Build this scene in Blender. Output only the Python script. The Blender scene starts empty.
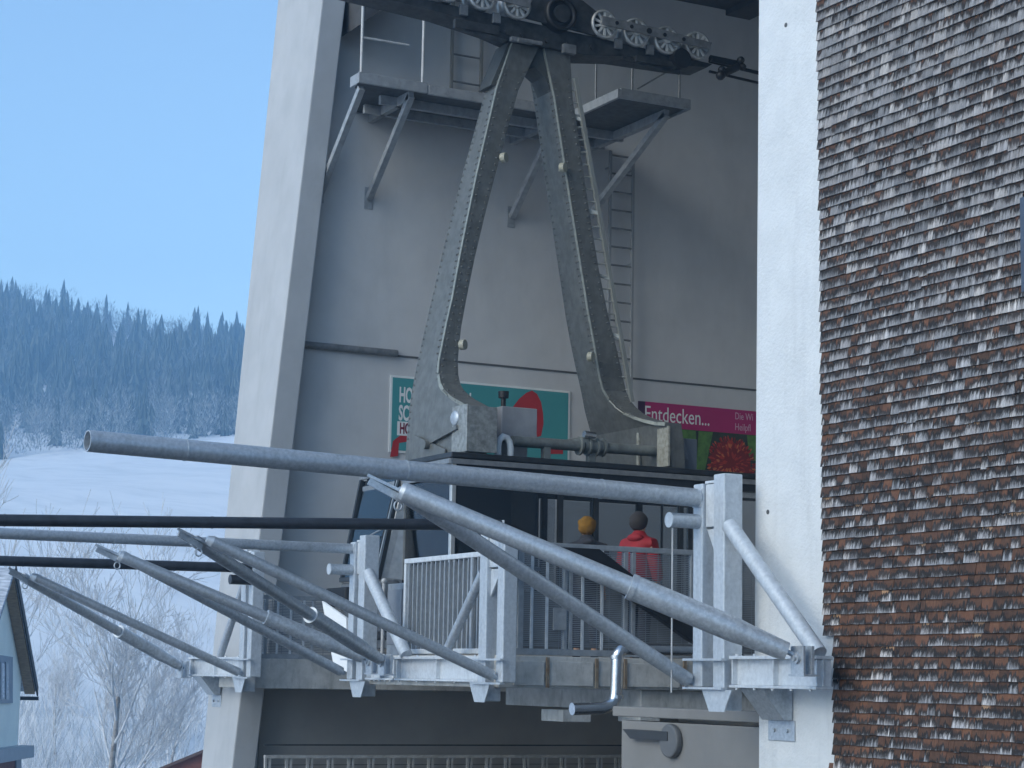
import bpy, bmesh, math, random
from mathutils import Vector, Matrix
random.seed(11)
sc = bpy.context.scene
C = sc.collection
R_ = math.radians
V = Vector

# ------------------------------------------------------------------ camera
FPX, PITCH, ROLL, YAW = 2080.0, R_(8.06), R_(1.03), R_(62.45)
F = V((math.cos(YAW), math.sin(YAW), 0)); RT = V((math.sin(YAW), -math.cos(YAW), 0)); UP = V((0, 0, 1))
F2 = F*math.cos(PITCH) + UP*math.sin(PITCH); U2 = -F*math.sin(PITCH) + UP*math.cos(PITCH)
R3 = RT*math.cos(ROLL) + U2*math.sin(ROLL); U3 = -RT*math.sin(ROLL) + U2*math.cos(ROLL)
cam = bpy.data.cameras.new('camera'); camo = bpy.data.objects.new('camera', cam); C.objects.link(camo)
m = Matrix.Identity(4)
for i in range(3):
    m[i][0] = R3[i]; m[i][1] = U3[i]; m[i][2] = -F2[i]
camo.matrix_world = m
cam.sensor_width = 36; cam.lens = FPX*36/1024; cam.clip_start = 0.1; cam.clip_end = 8000
sc.camera = camo

def at(px, py, X=None, Y=None, Z=None, D=None):
    """point of the place seen at photo position (px, py) on a known real plane"""
    d = F2 + R3*((px-512)/FPX) - U3*((py-384)/FPX)
    if X is not None: return d*(X/d.x)
    if Y is not None: return d*(Y/d.y)
    if Z is not None: return d*(Z/d.z)
    return d*(D/d.dot(F))

# ------------------------------------------------------------------ mesh builder
class MB:
    def __init__(self): self.v = []; self.f = []; self.sm = []; self.mi = []; self.cur = 0
    def add(self, vs, fs, smooth=False):
        o = len(self.v); self.v += [V(x) for x in vs]
        for q in fs: self.f.append([i+o for i in q]); self.sm.append(smooth); self.mi.append(self.cur)
        return self
    def box(self, a, b):
        x0, y0, z0 = a; x1, y1, z1 = b
        if x0 > x1: x0, x1 = x1, x0
        if y0 > y1: y0, y1 = y1, y0
        if z0 > z1: z0, z1 = z1, z0
        return self.add([(x0,y0,z0),(x1,y0,z0),(x1,y1,z0),(x0,y1,z0),(x0,y0,z1),(x1,y0,z1),(x1,y1,z1),(x0,y1,z1)],
                 [(0,3,2,1),(4,5,6,7),(0,1,5,4),(1,2,6,5),(2,3,7,6),(3,0,4,7)])
    def beam(self, p, q, w, h, up=(0,0,1)):
        p, q = V(p), V(q); d = (q-p).normalized(); u = V(up)
        s = d.cross(u)
        if s.length < 1e-4: s = d.cross(V((1,0,0)))
        s.normalize(); u = s.cross(d).normalized()
        s *= w/2; u *= h/2
        return self.add([p-s-u,p+s-u,p+s+u,p-s+u,q-s-u,q+s-u,q+s+u,q-s+u],
                 [(0,1,2,3),(7,6,5,4),(0,4,5,1),(1,5,6,2),(2,6,7,3),(3,7,4,0)])
    def tube(self, p, q, r, r2=None, n=14, caps=True):
        p, q = V(p), V(q); r2 = r if r2 is None else r2
        d = (q-p).normalized(); a = d.cross(V((0,0,1)))
        if a.length < 1e-3: a = d.cross(V((1,0,0)))
        a.normalize(); b = d.cross(a)
        vs = []
        for c, rr in ((p, r), (q, r2)):
            for i in range(n):
                t = 2*math.pi*i/n; vs.append(c + (a*math.cos(t)+b*math.sin(t))*rr)
        self.add(vs, [(i, i+n, (i+1) % n+n, (i+1) % n) for i in range(n)], True)
        if caps:
            self.add(vs[:n], [tuple(range(n))]); self.add(vs[n:], [tuple(reversed(range(n)))])
        return self
    def pipe(self, p, q, ro, ri, n=24):      # hollow pipe, open ends
        p, q = V(p), V(q); d = (q-p).normalized(); a = d.cross(V((0,0,1))).normalized(); b = d.cross(a)
        vs = []
        for c, rr in ((p, ro), (q, ro), (q, ri), (p, ri)):
            for i in range(n):
                t = 2*math.pi*i/n; vs.append(c + (a*math.cos(t)+b*math.sin(t))*rr)
        for k in range(4):
            k2 = (k+1) % 4
            self.add(vs[k*n:k*n+n]+vs[k2*n:k2*n+n], [(i, i+n, (i+1) % n+n, (i+1) % n) for i in range(n)], k in (0, 2))
        return self
    def path(self, pts, r, n=10, caps=True):
        pts = [V(p) for p in pts]; rings = []
        prev = None
        for i, p in enumerate(pts):
            d = (pts[min(i+1, len(pts)-1)] - pts[max(i-1, 0)]).normalized()
            a = prev - d*prev.dot(d) if prev is not None else d.cross(V((0.13, 0.21, 1)))
            if a.length < 1e-4: a = d.cross(V((1, 0, 0)))
            a.normalize(); prev = a; b = d.cross(a)
            rr = r[i] if isinstance(r, (list, tuple)) else r
            rings.append([p + (a*math.cos(2*math.pi*k/n)+b*math.sin(2*math.pi*k/n))*rr for k in range(n)])
        vs = [v for g in rings for v in g]; fs = []
        for i in range(len(pts)-1):
            for k in range(n):
                fs.append((i*n+k, i*n+(k+1) % n, (i+1)*n+(k+1) % n, (i+1)*n+k))
        self.add(vs, fs, True)
        if caps: self.add(rings[0], [tuple(reversed(range(n)))]); self.add(rings[-1], [tuple(range(n))])
        return self
    def prism(self, poly, vec):
        poly = [V(p) for p in poly]; n = len(poly); vec = V(vec)
        nn = V((0, 0, 0))
        for i in range(n): nn += poly[i].cross(poly[(i+1) % n])
        if nn.dot(vec) > 0: poly.reverse()
        vs = poly + [p+vec for p in poly]
        return self.add(vs, [tuple(range(n)), tuple(reversed(range(n, 2*n)))] + [(i, i+n, (i+1) % n+n, (i+1) % n) for i in range(n)])
    def lathe(self, c, axis, prof, n=24):    # prof: (radius, along)
        c = V(c); d = V(axis).normalized(); a = d.cross(V((0, 0, 1)))
        if a.length < 1e-3: a = d.cross(V((1, 0, 0)))
        a.normalize(); b = d.cross(a); vs = []
        for (r, h) in prof:
            for i in range(n):
                t = 2*math.pi*i/n; vs.append(c + d*h + (a*math.cos(t)+b*math.sin(t))*r)
        fs = []
        for k in range(len(prof)-1):
            for i in range(n): fs.append((k*n+i, k*n+(i+1) % n, (k+1)*n+(i+1) % n, (k+1)*n+i))
        return self.add(vs, fs, True)
    def ball(self, c, r, n=10, m_=6, s=(1,1,1)):
        c = V(c); vs = []
        for j in range(m_+1):
            ph = math.pi*j/m_
            for i in range(n):
                t = 2*math.pi*i/n
                vs.append(c + V((s[0]*r*math.sin(ph)*math.cos(t), s[1]*r*math.sin(ph)*math.sin(t), s[2]*r*math.cos(ph))))
        return self.add(vs, [(j*n+i, j*n+(i+1) % n, (j+1)*n+(i+1) % n, (j+1)*n+i) for j in range(m_) for i in range(n)][::-1], True)

WLOC = {}
def obj(name, mb, mat, parent=None, loc=None, bevel=0.0):
    base = V(loc) if loc is not None else (WLOC[parent] if parent is not None else V((0, 0, 0)))
    me = bpy.data.meshes.new(name)
    me.from_pydata([tuple(v-base) for v in mb.v], [], mb.f)
    me.polygons.foreach_set('use_smooth', mb.sm); me.polygons.foreach_set('material_index', mb.mi)
    mats = mat if isinstance(mat, (list, tuple)) else [mat]
    for q in mats: me.materials.append(q)
    bm = bmesh.new(); bm.from_mesh(me); bmesh.ops.recalc_face_normals(bm, faces=bm.faces); bm.to_mesh(me); bm.free()
    me.update()
    o = bpy.data.objects.new(name, me); C.objects.link(o)
    if parent is not None:
        o.parent = parent; WLOC[o] = base
    else:
        o.location = base; WLOC[o] = base
    if bevel:
        b = o.modifiers.new('bevel', 'BEVEL'); b.width = bevel; b.segments = 2; b.limit_method = 'ANGLE'; b.angle_limit = R_(50)
    return o
def each(name, fns, mat, parent, bevel=0.0):
    for fn in fns:
        q = MB(); fn(q); obj(name, q, mat, parent, bevel=bevel)
def thing(name, label, cat, loc, group=None):
    o = bpy.data.objects.new(name, None); C.objects.link(o); o.location = V(loc); WLOC[o] = V(loc)
    o.empty_display_size = 0.2
    return tag(o, label, cat, group)
def tag(o, label, cat, group=None, kind=None):
    o['label'] = label; o['category'] = cat
    if group: o['group'] = group
    if kind: o['kind'] = kind
    return o
def copy_tree(o, parent=None):
    c = o.copy(); C.objects.link(c); WLOC[c] = WLOC[o]
    if parent is not None: c.parent = parent
    for ch in [x for x in bpy.data.objects if x.parent == o]: copy_tree(ch, c)
    return c

# ------------------------------------------------------------------ materials
class NT:
    def __init__(self, name):
        self.m = bpy.data.materials.new(name); self.m.use_nodes = True
        self.t = self.m.node_tree; self.n = self.t.nodes; self.l = self.t.links
        self.b = self.n['Principled BSDF']; self.out = self.n['Material Output']
    def node(self, typ, **k):
        q = self.n.new(typ)
        for a, v in k.items():
            if a in q.inputs: q.inputs[a].default_value = v
            else: setattr(q, a, v)
        return q
    def link(self, a, b): self.l.new(a, b)
    def coord(self, scale=(1,1,1), kind='Object'):
        tc = self.node('ShaderNodeTexCoord'); mp = self.node('ShaderNodeMapping'); mp.inputs['Scale'].default_value = scale
        self.link(tc.outputs[kind], mp.inputs['Vector']); return mp.outputs['Vector']
    def noise(self, vec, scale, detail=5, rough=0.6):
        q = self.node('ShaderNodeTexNoise'); q.inputs['Scale'].default_value = scale; q.inputs['Detail'].default_value = detail
        q.inputs['Roughness'].default_value = rough; self.link(vec, q.inputs['Vector']); return q.outputs['Fac']
    def ramp(self, fac, stops):
        q = self.node('ShaderNodeValToRGB'); e = q.color_ramp.elements
        while len(e) < len(stops): e.new(0.5)
        for i, (p, c) in enumerate(stops): e[i].position = p; e[i].color = (*c, 1) if len(c) == 3 else c
        self.link(fac, q.inputs['Fac']); return q.outputs['Color']
    def mix(self, fac, a, b, mode='MIX'):
        q = self.node('ShaderNodeMix'); q.data_type = 'RGBA'; q.blend_type = mode
        for sock, v in ((q.inputs['Factor'], fac), (q.inputs[6], a), (q.inputs[7], b)):
            if hasattr(v, 'is_linked'): self.link(v, sock)
            elif isinstance(v, (int, float)): sock.default_value = v
            else: sock.default_value = (*v, 1)
        return q.outputs[2]
    def bump(self, h, strength, dist=0.01):
        q = self.node('ShaderNodeBump'); q.inputs['Strength'].default_value = strength; q.inputs['Distance'].default_value = dist
        self.link(h, q.inputs['Height']); self.link(q.outputs['Normal'], self.b.inputs['Normal'])

def surf(name, c1, c2=None, scale=6, rough=0.6, metal=0.0, bump=0.0, bscale=60, stretch=(1,1,1), lo=.35, hi=.65, stains=None):
    t = NT(name); c2 = c2 or tuple(x*.8 for x in c1)
    v = t.coord(stretch)
    col = t.ramp(t.noise(v, scale), [(lo, c2), (hi, c1)])
    if stains:
        sc_, amt, sst = stains
        v2 = t.coord(sst)
        col = t.mix(t.ramp(t.noise(v2, sc_, 6, .7), [(.52, (0,0,0)), (.75, (amt,)*3)]), col, tuple(x*.35 for x in c1))
    t.link(col, t.b.inputs['Base Color'])
    rr = t.node('ShaderNodeMapRange'); rr.inputs['To Min'].default_value = max(.05, rough-.1); rr.inputs['To Max'].default_value = min(1, rough+.12)
    t.link(t.noise(v, scale*2.3), rr.inputs['Value']); t.link(rr.outputs[0], t.b.inputs['Roughness'])
    t.b.inputs['Metallic'].default_value = metal
    if bump: t.bump(t.noise(t.coord(), bscale, 4), bump)
    return t.m
M = {}
M['galv'] = surf('galvanised_steel', (.52,.565,.61), (.38,.425,.475), 34, .4, .45, .12, 140, stains=(5,.45,(1.4,1.4,.5)), lo=.34, hi=.66)
M['galv_light'] = surf('galvanised_steel_pale', (.58,.625,.67), (.45,.495,.54), 24, .5, .3, .12, 90, stains=(5,.4,(2,2,.5)), lo=.3, hi=.7)
M['galv_white'] = surf('galvanised_steel_whitened', (.66,.70,.735), (.56,.595,.63), 20, .5, .2, .12, 90, stains=(6,.4,(1,1,1)))
M['sleeve'] = surf('sleeve_steel', (.52,.57,.62), (.40,.445,.495), 26, .4, .4, .1, 140, stains=(4,.6,(1,1,1)), lo=.42, hi=.58)
M['black_pipe'] = surf('black_coated_pipe', (.035,.04,.05), (.02,.023,.03), 8, .4, 0, .05, 80)
M['black'] = surf('black_rubber', (.012,.013,.016), (.007,.008,.01), 8, .55, 0, .05, 80)
M['fence'] = surf('fence_steel', (.42,.45,.48), (.32,.35,.38), 12, .5, .45)
M['stainless'] = surf('stainless_pipe', (.7,.71,.72), (.6,.61,.62), 10, .22, .95, .03, 40)
M['hanger'] = surf('hanger_paint', (.175,.18,.172), (.125,.129,.123), 7, .45, .3, .08, 60, stains=(7,.45,(1.8,1.8,.35)))
M['carriage'] = surf('carriage_paint', (.075,.08,.085), (.035,.038,.042), 6, .5, .4, .1, 60, stains=(8,.6,(1,1,1)))
M['carriage_grey'] = surf('carriage_bar', (.25,.26,.27), (.16,.17,.18), 9, .5, .4, .08, 60)
M['wheel'] = surf('wheel_metal', (.55,.56,.56), (.36,.37,.37), 12, .45, .5)
M['cabin_dark'] = surf('cabin_dark_metal', (.045,.05,.056), (.028,.031,.035), 5, .4, .4)
M['cabin_trim'] = surf('cabin_trim', (.30,.31,.32), (.22,.23,.24), 8, .4, .5)
M['cabin_bright'] = surf('cabin_bright_post', (.62,.62,.60), (.5,.5,.49), 8, .35, .6)
M['cabin_skirt'] = surf('cabin_skirt', (.16,.175,.19), (.12,.13,.145), 5, .45, .3)
M['box_grey'] = surf('grey_box', (.30,.31,.33), (.24,.25,.27), 4, .5)
M['platform'] = surf('platform_fascia', (.40,.42,.44), (.30,.32,.34), 8, .55, .3, .05, 50, stains=(7,.5,(1,1,1)))
M['platform_dark'] = surf('platform_grating', (.09,.1,.11), (.06,.065,.07), 8, .7)
M['rail_white'] = surf('white_railing', (.52,.53,.53), (.42,.42,.42), 8, .5)
M['plaster_grey'] = surf('grey_plaster', (.56,.56,.56), (.515,.517,.52), 1.6, .9, 0, .1, 120, stains=(1.2,.14,(1,1,.3)))
M['plaster_shaded'] = surf('shaded_plaster', (.36,.35,.33), (.31,.30,.285), 1.2, .9, 0, .1, 120)  # shade under the deck put into the colour of the lower walls
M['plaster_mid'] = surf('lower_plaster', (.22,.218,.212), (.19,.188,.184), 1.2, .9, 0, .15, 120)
M['pillar'] = surf('pillar_concrete', (.44,.455,.47), (.39,.405,.42), 1.3, .85, 0, .12, 120, stains=(1.6,.2,(1,1,.25)))
M['plaster_white'] = surf('white_plaster', (.67,.695,.71), (.61,.635,.65), 3, .85, 0, .9, 28, stains=(1.6,.2,(2,2,.2)))
M['slab'] = surf('slab_edge', (.56,.56,.54), (.40,.40,.385), 5, .8, 0, .2, 60, stains=(9,.7,(1,1,.3)))
M['ceiling'] = surf('ceiling', (.07,.072,.078), (.05,.052,.056), 3, .8)
M['white_board'] = surf('white_board', (.85,.86,.86), (.8,.81,.81), 3, .6)
M['asphalt_snow'] = None
M['seam'] = surf('wall_joint', (.10,.105,.11), None, 5, .8)
def glass(name, tint, gl=.08, rough=.03, mixmin=.06, haze=None):
    t = NT(name); t.n.remove(t.b)
    tr = t.node('ShaderNodeBsdfTransparent'); tr.inputs['Color'].default_value = (*tint, 1)
    g = t.node('ShaderNodeBsdfGlossy'); g.inputs['Roughness'].default_value = rough; g.inputs['Color'].default_value = (.9,.95,1,1)
    fr = t.node('ShaderNodeFresnel'); fr.inputs['IOR'].default_value = 1.5
    mx = t.node('ShaderNodeMixShader'); t.link(fr.outputs[0], mx.inputs[0]); t.link(tr.outputs[0], mx.inputs[1]); t.link(g.outputs[0], mx.inputs[2])
    t.link(mx.outputs[0], t.out.inputs['Surface']); return t.m
M['glass'] = glass('tinted_glass', (.80,.83,.86))
M['glass_front'] = glass('windscreen_glass', (.55,.6,.66))
def flat(name, c, rough=.5, metal=0.): return surf(name, c, tuple(x*.9 for x in c), 4, rough, metal)

# ------------------------------------------------------------------ dimensions of the place
XM = 10.338          # mouth plane: docking guides, platform fronts
XF = 10.738          # facade plane of the station
YW = 29.38           # far side wall of the hall
YC = 28.984          # inner face of the leaning pillar
ZC = 11.62           # ceiling
ZG = -5.5            # ground by the station

# ------------------------------------------------------------------ station building
st = thing('station_building', 'tall grey cable car station hall with an open mouth and a leaning front pillar', 'building', (17, 24, ZG))
b = MB(); b.box((24, 15.2, ZG), (24.3, YW+.3, 14)); obj('wall', b, M['plaster_grey'], st)
b = MB(); b.box((XF+.25, 15.2, ZG), (24, 15.6, 14)); obj('wall', b, M['plaster_grey'], st)
b = MB(); b.box((12.4, 15.6, ZC), (24, YW, ZC+.3)); b.box((13.4, 15.6, ZC-.28), (13.9, YW, ZC)); b.box((19.4, 15.6, ZC-.10), (19.9, YW, ZC))
obj('ceiling', b, M['ceiling'], st)
# haunch under the roof at the mouth
b = MB(); pl = [at(340, -30, Y=YW), at(340, 38, Y=YW), at(352, 30, Y=YW), at(378, -2, Y=YW), at(392, -30, Y=YW)]
b.prism([p+V((0, -.02, 0)) for p in pl], (0, -.9, 0)); obj('roof_haunch', b, M['ceiling'], st)
# white facade strip beside the shingles
b = MB(); b.prism([(XF, 14.5, 0), (XF, 15.755, 0), (XF, 15.64, 12), (XF, 14.5, 12)], (.25, 0, 0)); b.box((XF, 14.5, ZG), (XF+.25, 15.68, -.001)); obj('facade_wall', b, M['plaster_white'], st)
for hx, hy in ((786, 25), (828-60, 512)):
    p = at(hx, hy, X=XF-.001); b = MB(); b.tube(p, p+V((-.004, 0, 0)), .022, n=10); obj('anchor_plug', b, M['seam'], st)
# leaning pillar: quads fitted to its four visible edges
def lerp_line(p0, p1, z): t = (z-p0.z)/(p1.z-p0.z); return p0 + (p1-p0)*t
c0, c1 = at(232, 765, Y=YC), at(322.3, 0, Y=YC)
i0, i1 = at(256, 765, Y=YC), at(346, 0, Y=YC)
o0, o1 = at(203, 750, X=lerp_line(c0, c1, -1.1).x), at(276, 0, X=c1.x+.02)
ring = []
for z in (ZG, 13.5):
    a = lerp_line(c0, c1, z); d = lerp_line(i0, i1, z); e = lerp_line(o0, o1, z)
    ring.append([a, d, V((d.x, e.y, z)), V((a.x, e.y, z))])
b = MB(); b.add(ring[0]+ring[1], [(0,1,2,3),(7,6,5,4),(0,4,5,1),(1,5,6,2),(2,6,7,3),(3,7,4,0)]); obj('pillar', b, M['pillar'], st, bevel=.02)
xw = [lerp_line(c0, c1, z).x+.25 for z in (ZG, 13.5)]
b = MB(); b.prism([(xw[0], YW, ZG), (24, YW, ZG), (24, YW, 13.5), (xw[1], YW, 13.5)], (0, .3, 0)); obj('wall', b, M['plaster_grey'], st)
# wall joint line and slabs
b = MB(); b.box((12.6, YW-.012, 4.955), (20.5, YW-.001, 4.985)); obj('wall_joint', b, M['seam'], st)
b = MB(); b.box((10.45, 20.22, -.1), (17.5, 23.75, .25)); b.box((12.3, 20.3, -.33), (17.5, 23.6, -.102)); b.box((17.5, 15.6, -.33), (24, YW, .25)); obj('platform_slab', b, M['slab'], st, bevel=.01)
b = MB(); b.box((10.55, 27.95, -.2), (17.5, YW, .22)); obj('platform_slab', b, M['slab'], st, bevel=.01)
# worn edge panels on the island
for x0, x1 in ((10.62, 11.0), (11.06, 11.62), (11.68, 12.0), (12.04, 12.75), (12.85, 13.5)):
    b = MB(); b.box((x0, 20.19, -.07), (x1, 20.218, .2+random.uniform(-.02, .01))); obj('edge_panel', b, M['slab'], st, bevel=.006)
rusty = surf('rusty_bracket', (.28,.25,.2), (.2,.13,.08), 12, .7, .2)
for x in (11.03, 11.65, 12.02, 12.8):
    b = MB(); b.box((x-.018, 20.165, -.09), (x+.018, 20.188, .24)); obj('edge_bracket', b, rusty, st)
# lower front wall with coping, pit walls
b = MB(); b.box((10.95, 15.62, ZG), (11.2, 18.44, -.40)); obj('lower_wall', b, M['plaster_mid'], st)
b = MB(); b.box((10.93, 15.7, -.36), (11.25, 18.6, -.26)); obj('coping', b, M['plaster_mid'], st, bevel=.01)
b = MB(); b.box((11.2, YW-.03, ZG), (24, YW-.005, -.22)); obj('lower_wall', b, M['plaster_shaded'], st)  # dark sheet over the far wall, painted as if shaded by the platforms
b = MB(); b.box((18.5, 15.6, ZG), (18.7, YW-.04, -.34)); obj('lower_wall', b, M['plaster_shaded'], st)
for x, w in ((11.3, .35), (12.3, .25)):
    b = MB(); b.box((x, 20.3, -.46), (x+w, 20.8, -.332)); obj('bearing_block', b, M['slab'], st)

# ------------------------------------------------------------------ shingle clad building
sh = thing('shingle_building', 'house wall clad in weathered brown and silver grey wooden shingles', 'building', (12, 12.5, ZG))
b = MB(); b.box((XF+.01, 8.5, ZG), (XF+4.5, 14.49, 12.5)); obj('wall', b, flat('shingle_backing', (.05,.035,.028), .9), sh)
WY0, WY1, WZ0, WZ1 = 11.05, 12.06, 2.99, 3.73
me_v, me_f, uvs, cols = [], [], [], []
row_h, z0 = .0912, -2.6
nrow = int((9.6-z0)/row_h)
for r in range(nrow):
    zb = z0 + r*row_h + random.uniform(-.004, .004)
    edge = 14.74-max(0, 6.2-zb)*.0125 if zb > .33 else (14.535 if zb > -.72 else 14.60)
    y = edge + random.uniform(-.012, .012)
    tiltrow = random.uniform(-.0012, .0012)
    while y > 8.55:
        w = random.choice((.06,.075,.09,.1,.115,.13,.15,.17))
        y2 = y - w
        inz = zb < WZ1-.005 and zb+row_h > WZ0-.02
        if inz and y > WY1+.012 and y2 < WY1+.012: y2 = WY1+.006
        if inz and y < WY1+.012 and y > WY0: y = y2 = WY0-.006; continue
        if True:
            dz = random.uniform(-.0025, .0025) + tiltrow*(y-12)
            if random.random() < .012: dz -= random.uniform(.005, .014)
            zb2 = zb + dz; zt = zb + row_h*1.3
            th = random.uniform(.018, .023)
            xo = .010 + random.uniform(0, .002)
            xb0 = XF - .012 - xo - th; xt0 = XF - .012 - .004
            sk = random.uniform(-.002, .002)
            g = .0015
            o = len(me_v)
            me_v += [(xb0, y-g, zb2+sk), (xb0, y2+g, zb2-sk), (xt0-.006, y2+g, zt), (xt0-.006, y-g, zt),
                     (xb0+th, y-g, zb2+sk), (xb0+th, y2+g, zb2-sk), (xt0, y2+g, zt), (xt0, y-g, zt)]
            rnd = random.random(); rnd2 = random.random()
            for q, uv in (((0,3,2,1), ((0,0),(0,1),(1,1),(1,0))), ((0,1,5,4), ((0,0),(1,0),(1,0),(0,0))),
                          ((0,4,7,3), ((0,0),(0,0),(0,1),(0,1))), ((1,2,6,5), ((1,0),(1,1),(1,1),(1,0)))):
                me_f.append(tuple(i+o for i in q)); uvs += [(u*w/.1+rnd*50, v*1.0) for u, v in uv]; cols += [(rnd, rnd2, 0, 1)]*4
        y = y2
me = bpy.data.meshes.new('shingle_cladding'); base = WLOC[sh]
me.from_pydata([tuple(V(v)-base) for v in me_v], [], me_f)
uvl = me.uv_layers.new(name='UVMap'); uvl.data.foreach_set('uv', [x for u in uvs for x in u])
ca = me.color_attributes.new('shade', 'FLOAT_COLOR', 'CORNER'); ca.data.foreach_set('color', [x for c in cols for x in c])
t = NT('weathered_shingles')
uvn = t.node('ShaderNodeUVMap'); sep = t.node('ShaderNodeSeparateXYZ'); t.link(uvn.outputs[0], sep.inputs[0])
at_ = t.node('ShaderNodeAttribute', attribute_name='shade'); sc3 = t.node('ShaderNodeSeparateColor'); t.link(at_.outputs['Color'], sc3.inputs[0])
geo = t.node('ShaderNodeNewGeometry'); sp = t.node('ShaderNodeSeparateXYZ'); t.link(geo.outputs['Position'], sp.inputs[0])
mp = t.node('ShaderNodeMapping'); mp.inputs['Scale'].default_value = (1.25, .28, 1); t.link(uvn.outputs[0], mp.inputs[0])
grain = t.noise(mp.outputs[0], 2.2, 6, .75)
mp2 = t.node('ShaderNodeMapping'); mp2.inputs['Scale'].default_value = (1.7, .5, 1); t.link(uvn.outputs[0], mp2.inputs[0])
blot = t.noise(mp2.outputs[0], 1.6, 3, .6)
big = t.noise(geo.outputs['Position'], 1.1, 4, .6)
def math_(op, a, b=0., clamp=False):
    q = t.node('ShaderNodeMath'); q.operation = op; q.use_clamp = clamp
    for s, v in ((q.inputs[0], a), (q.inputs[1], b)):
        if hasattr(v, 'is_linked'): t.link(v, s)
        else: s.default_value = v
    return q.outputs[0]
hz = t.node('ShaderNodeMapRange'); hz.inputs['From Min'].default_value = .5; hz.inputs['From Max'].default_value = 5.5
hz.inputs['To Min'].default_value = -.15; hz.inputs['To Max'].default_value = .34; t.link(sp.outputs[2], hz.inputs[0])
# how far the silver weathering climbs on each shingle
climb = math_('ADD', math_('MULTIPLY', sc3.outputs[0], .55), math_('MULTIPLY', blot, .9))
climb = math_('ADD', climb, math_('ADD', hz.outputs[0], math_('MULTIPLY', big, .5)))
climb = math_('SUBTRACT', climb, .57)
dv = math_('SUBTRACT', climb, math_('MULTIPLY', sep.outputs[1], .95))
dv = math_('ADD', dv, math_('MULTIPLY', math_('SUBTRACT', grain, .5), 1.9))
brown = t.mix(sc3.outputs[1], (.028,.012,.009), (.125,.050,.028))
brown = t.mix(t.ramp(grain, [(.3, (0,0,0)), (.7, (1,1,1))]), brown, (.16,.085,.05))
brown = t.mix(t.ramp(sc3.outputs[0], [(.93, (0,0,0)), (.96, (1,1,1))]), brown, (.36,.23,.14))
dark = t.mix(sc3.outputs[1], (.013,.011,.011), (.034,.028,.027))
silver = t.mix(t.ramp(grain, [(.35,(0,0,0)),(.68,(1,1,1))]), (.11,.115,.125), (.70,.72,.76))
silver = t.mix(t.ramp(sc3.outputs[1], [(.0,(0,0,0)),(1,(.55,.55,.55))]), silver, (.16,.155,.165))
silver = t.mix(math_('MULTIPLY', math_('ADD', hz.outputs[0], .15), 1.1), silver, (.21,.207,.205))
f_dark = t.ramp(math_('ADD', dv, .22), [(0, (0,0,0)), (.10, (1,1,1))]); f_sil = t.ramp(dv, [(.10, (0,0,0)), (.50, (1,1,1))])
col = t.mix(f_sil, t.mix(f_dark, brown, dark), silver)
pvar = t.node('ShaderNodeTexWhiteNoise'); pvar.noise_dimensions = '1D'; t.link(sc3.outputs[1], pvar.inputs['W'])
col = t.mix(1.0, col, t.ramp(pvar.outputs[0], [(0, (.5,.5,.51)), (.3, (.8,.79,.78)), (.75, (1.05,1.0,.97)), (1, (1.35,1.25,1.15))]), 'MULTIPLY')
t.link(col, t.b.inputs['Base Color']); t.b.inputs['Roughness'].default_value = .8
t.bump(grain, .4, .004)
me.materials.append(t.m)
o = bpy.data.objects.new('shingle_cladding', me); C.objects.link(o); o.parent = sh; WLOC[o] = base
b = MB(); bl = flat('window_blue', (.06,.08,.12), .4)
X0w, X1w = XF-.075, XF-.002
b.box((X0w, WY1-.06, WZ0), (X1w, WY1, WZ1)); b.box((X0w, WY0, WZ0), (X1w, WY0+.06, WZ1)); b.box((X0w, WY0+.06, WZ1-.06), (X1w, WY1-.06, WZ1)); b.box((X0w, WY0+.06, WZ0), (X1w, WY1-.06, WZ0+.06))
wf = obj('window', b, bl, sh, bevel=.004)
b = MB(); b.box((XF-.03, WY0+.06, WZ0+.06), (XF-.015, WY1-.06, WZ1-.06)); obj('pane', b, M['glass'], wf)

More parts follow.
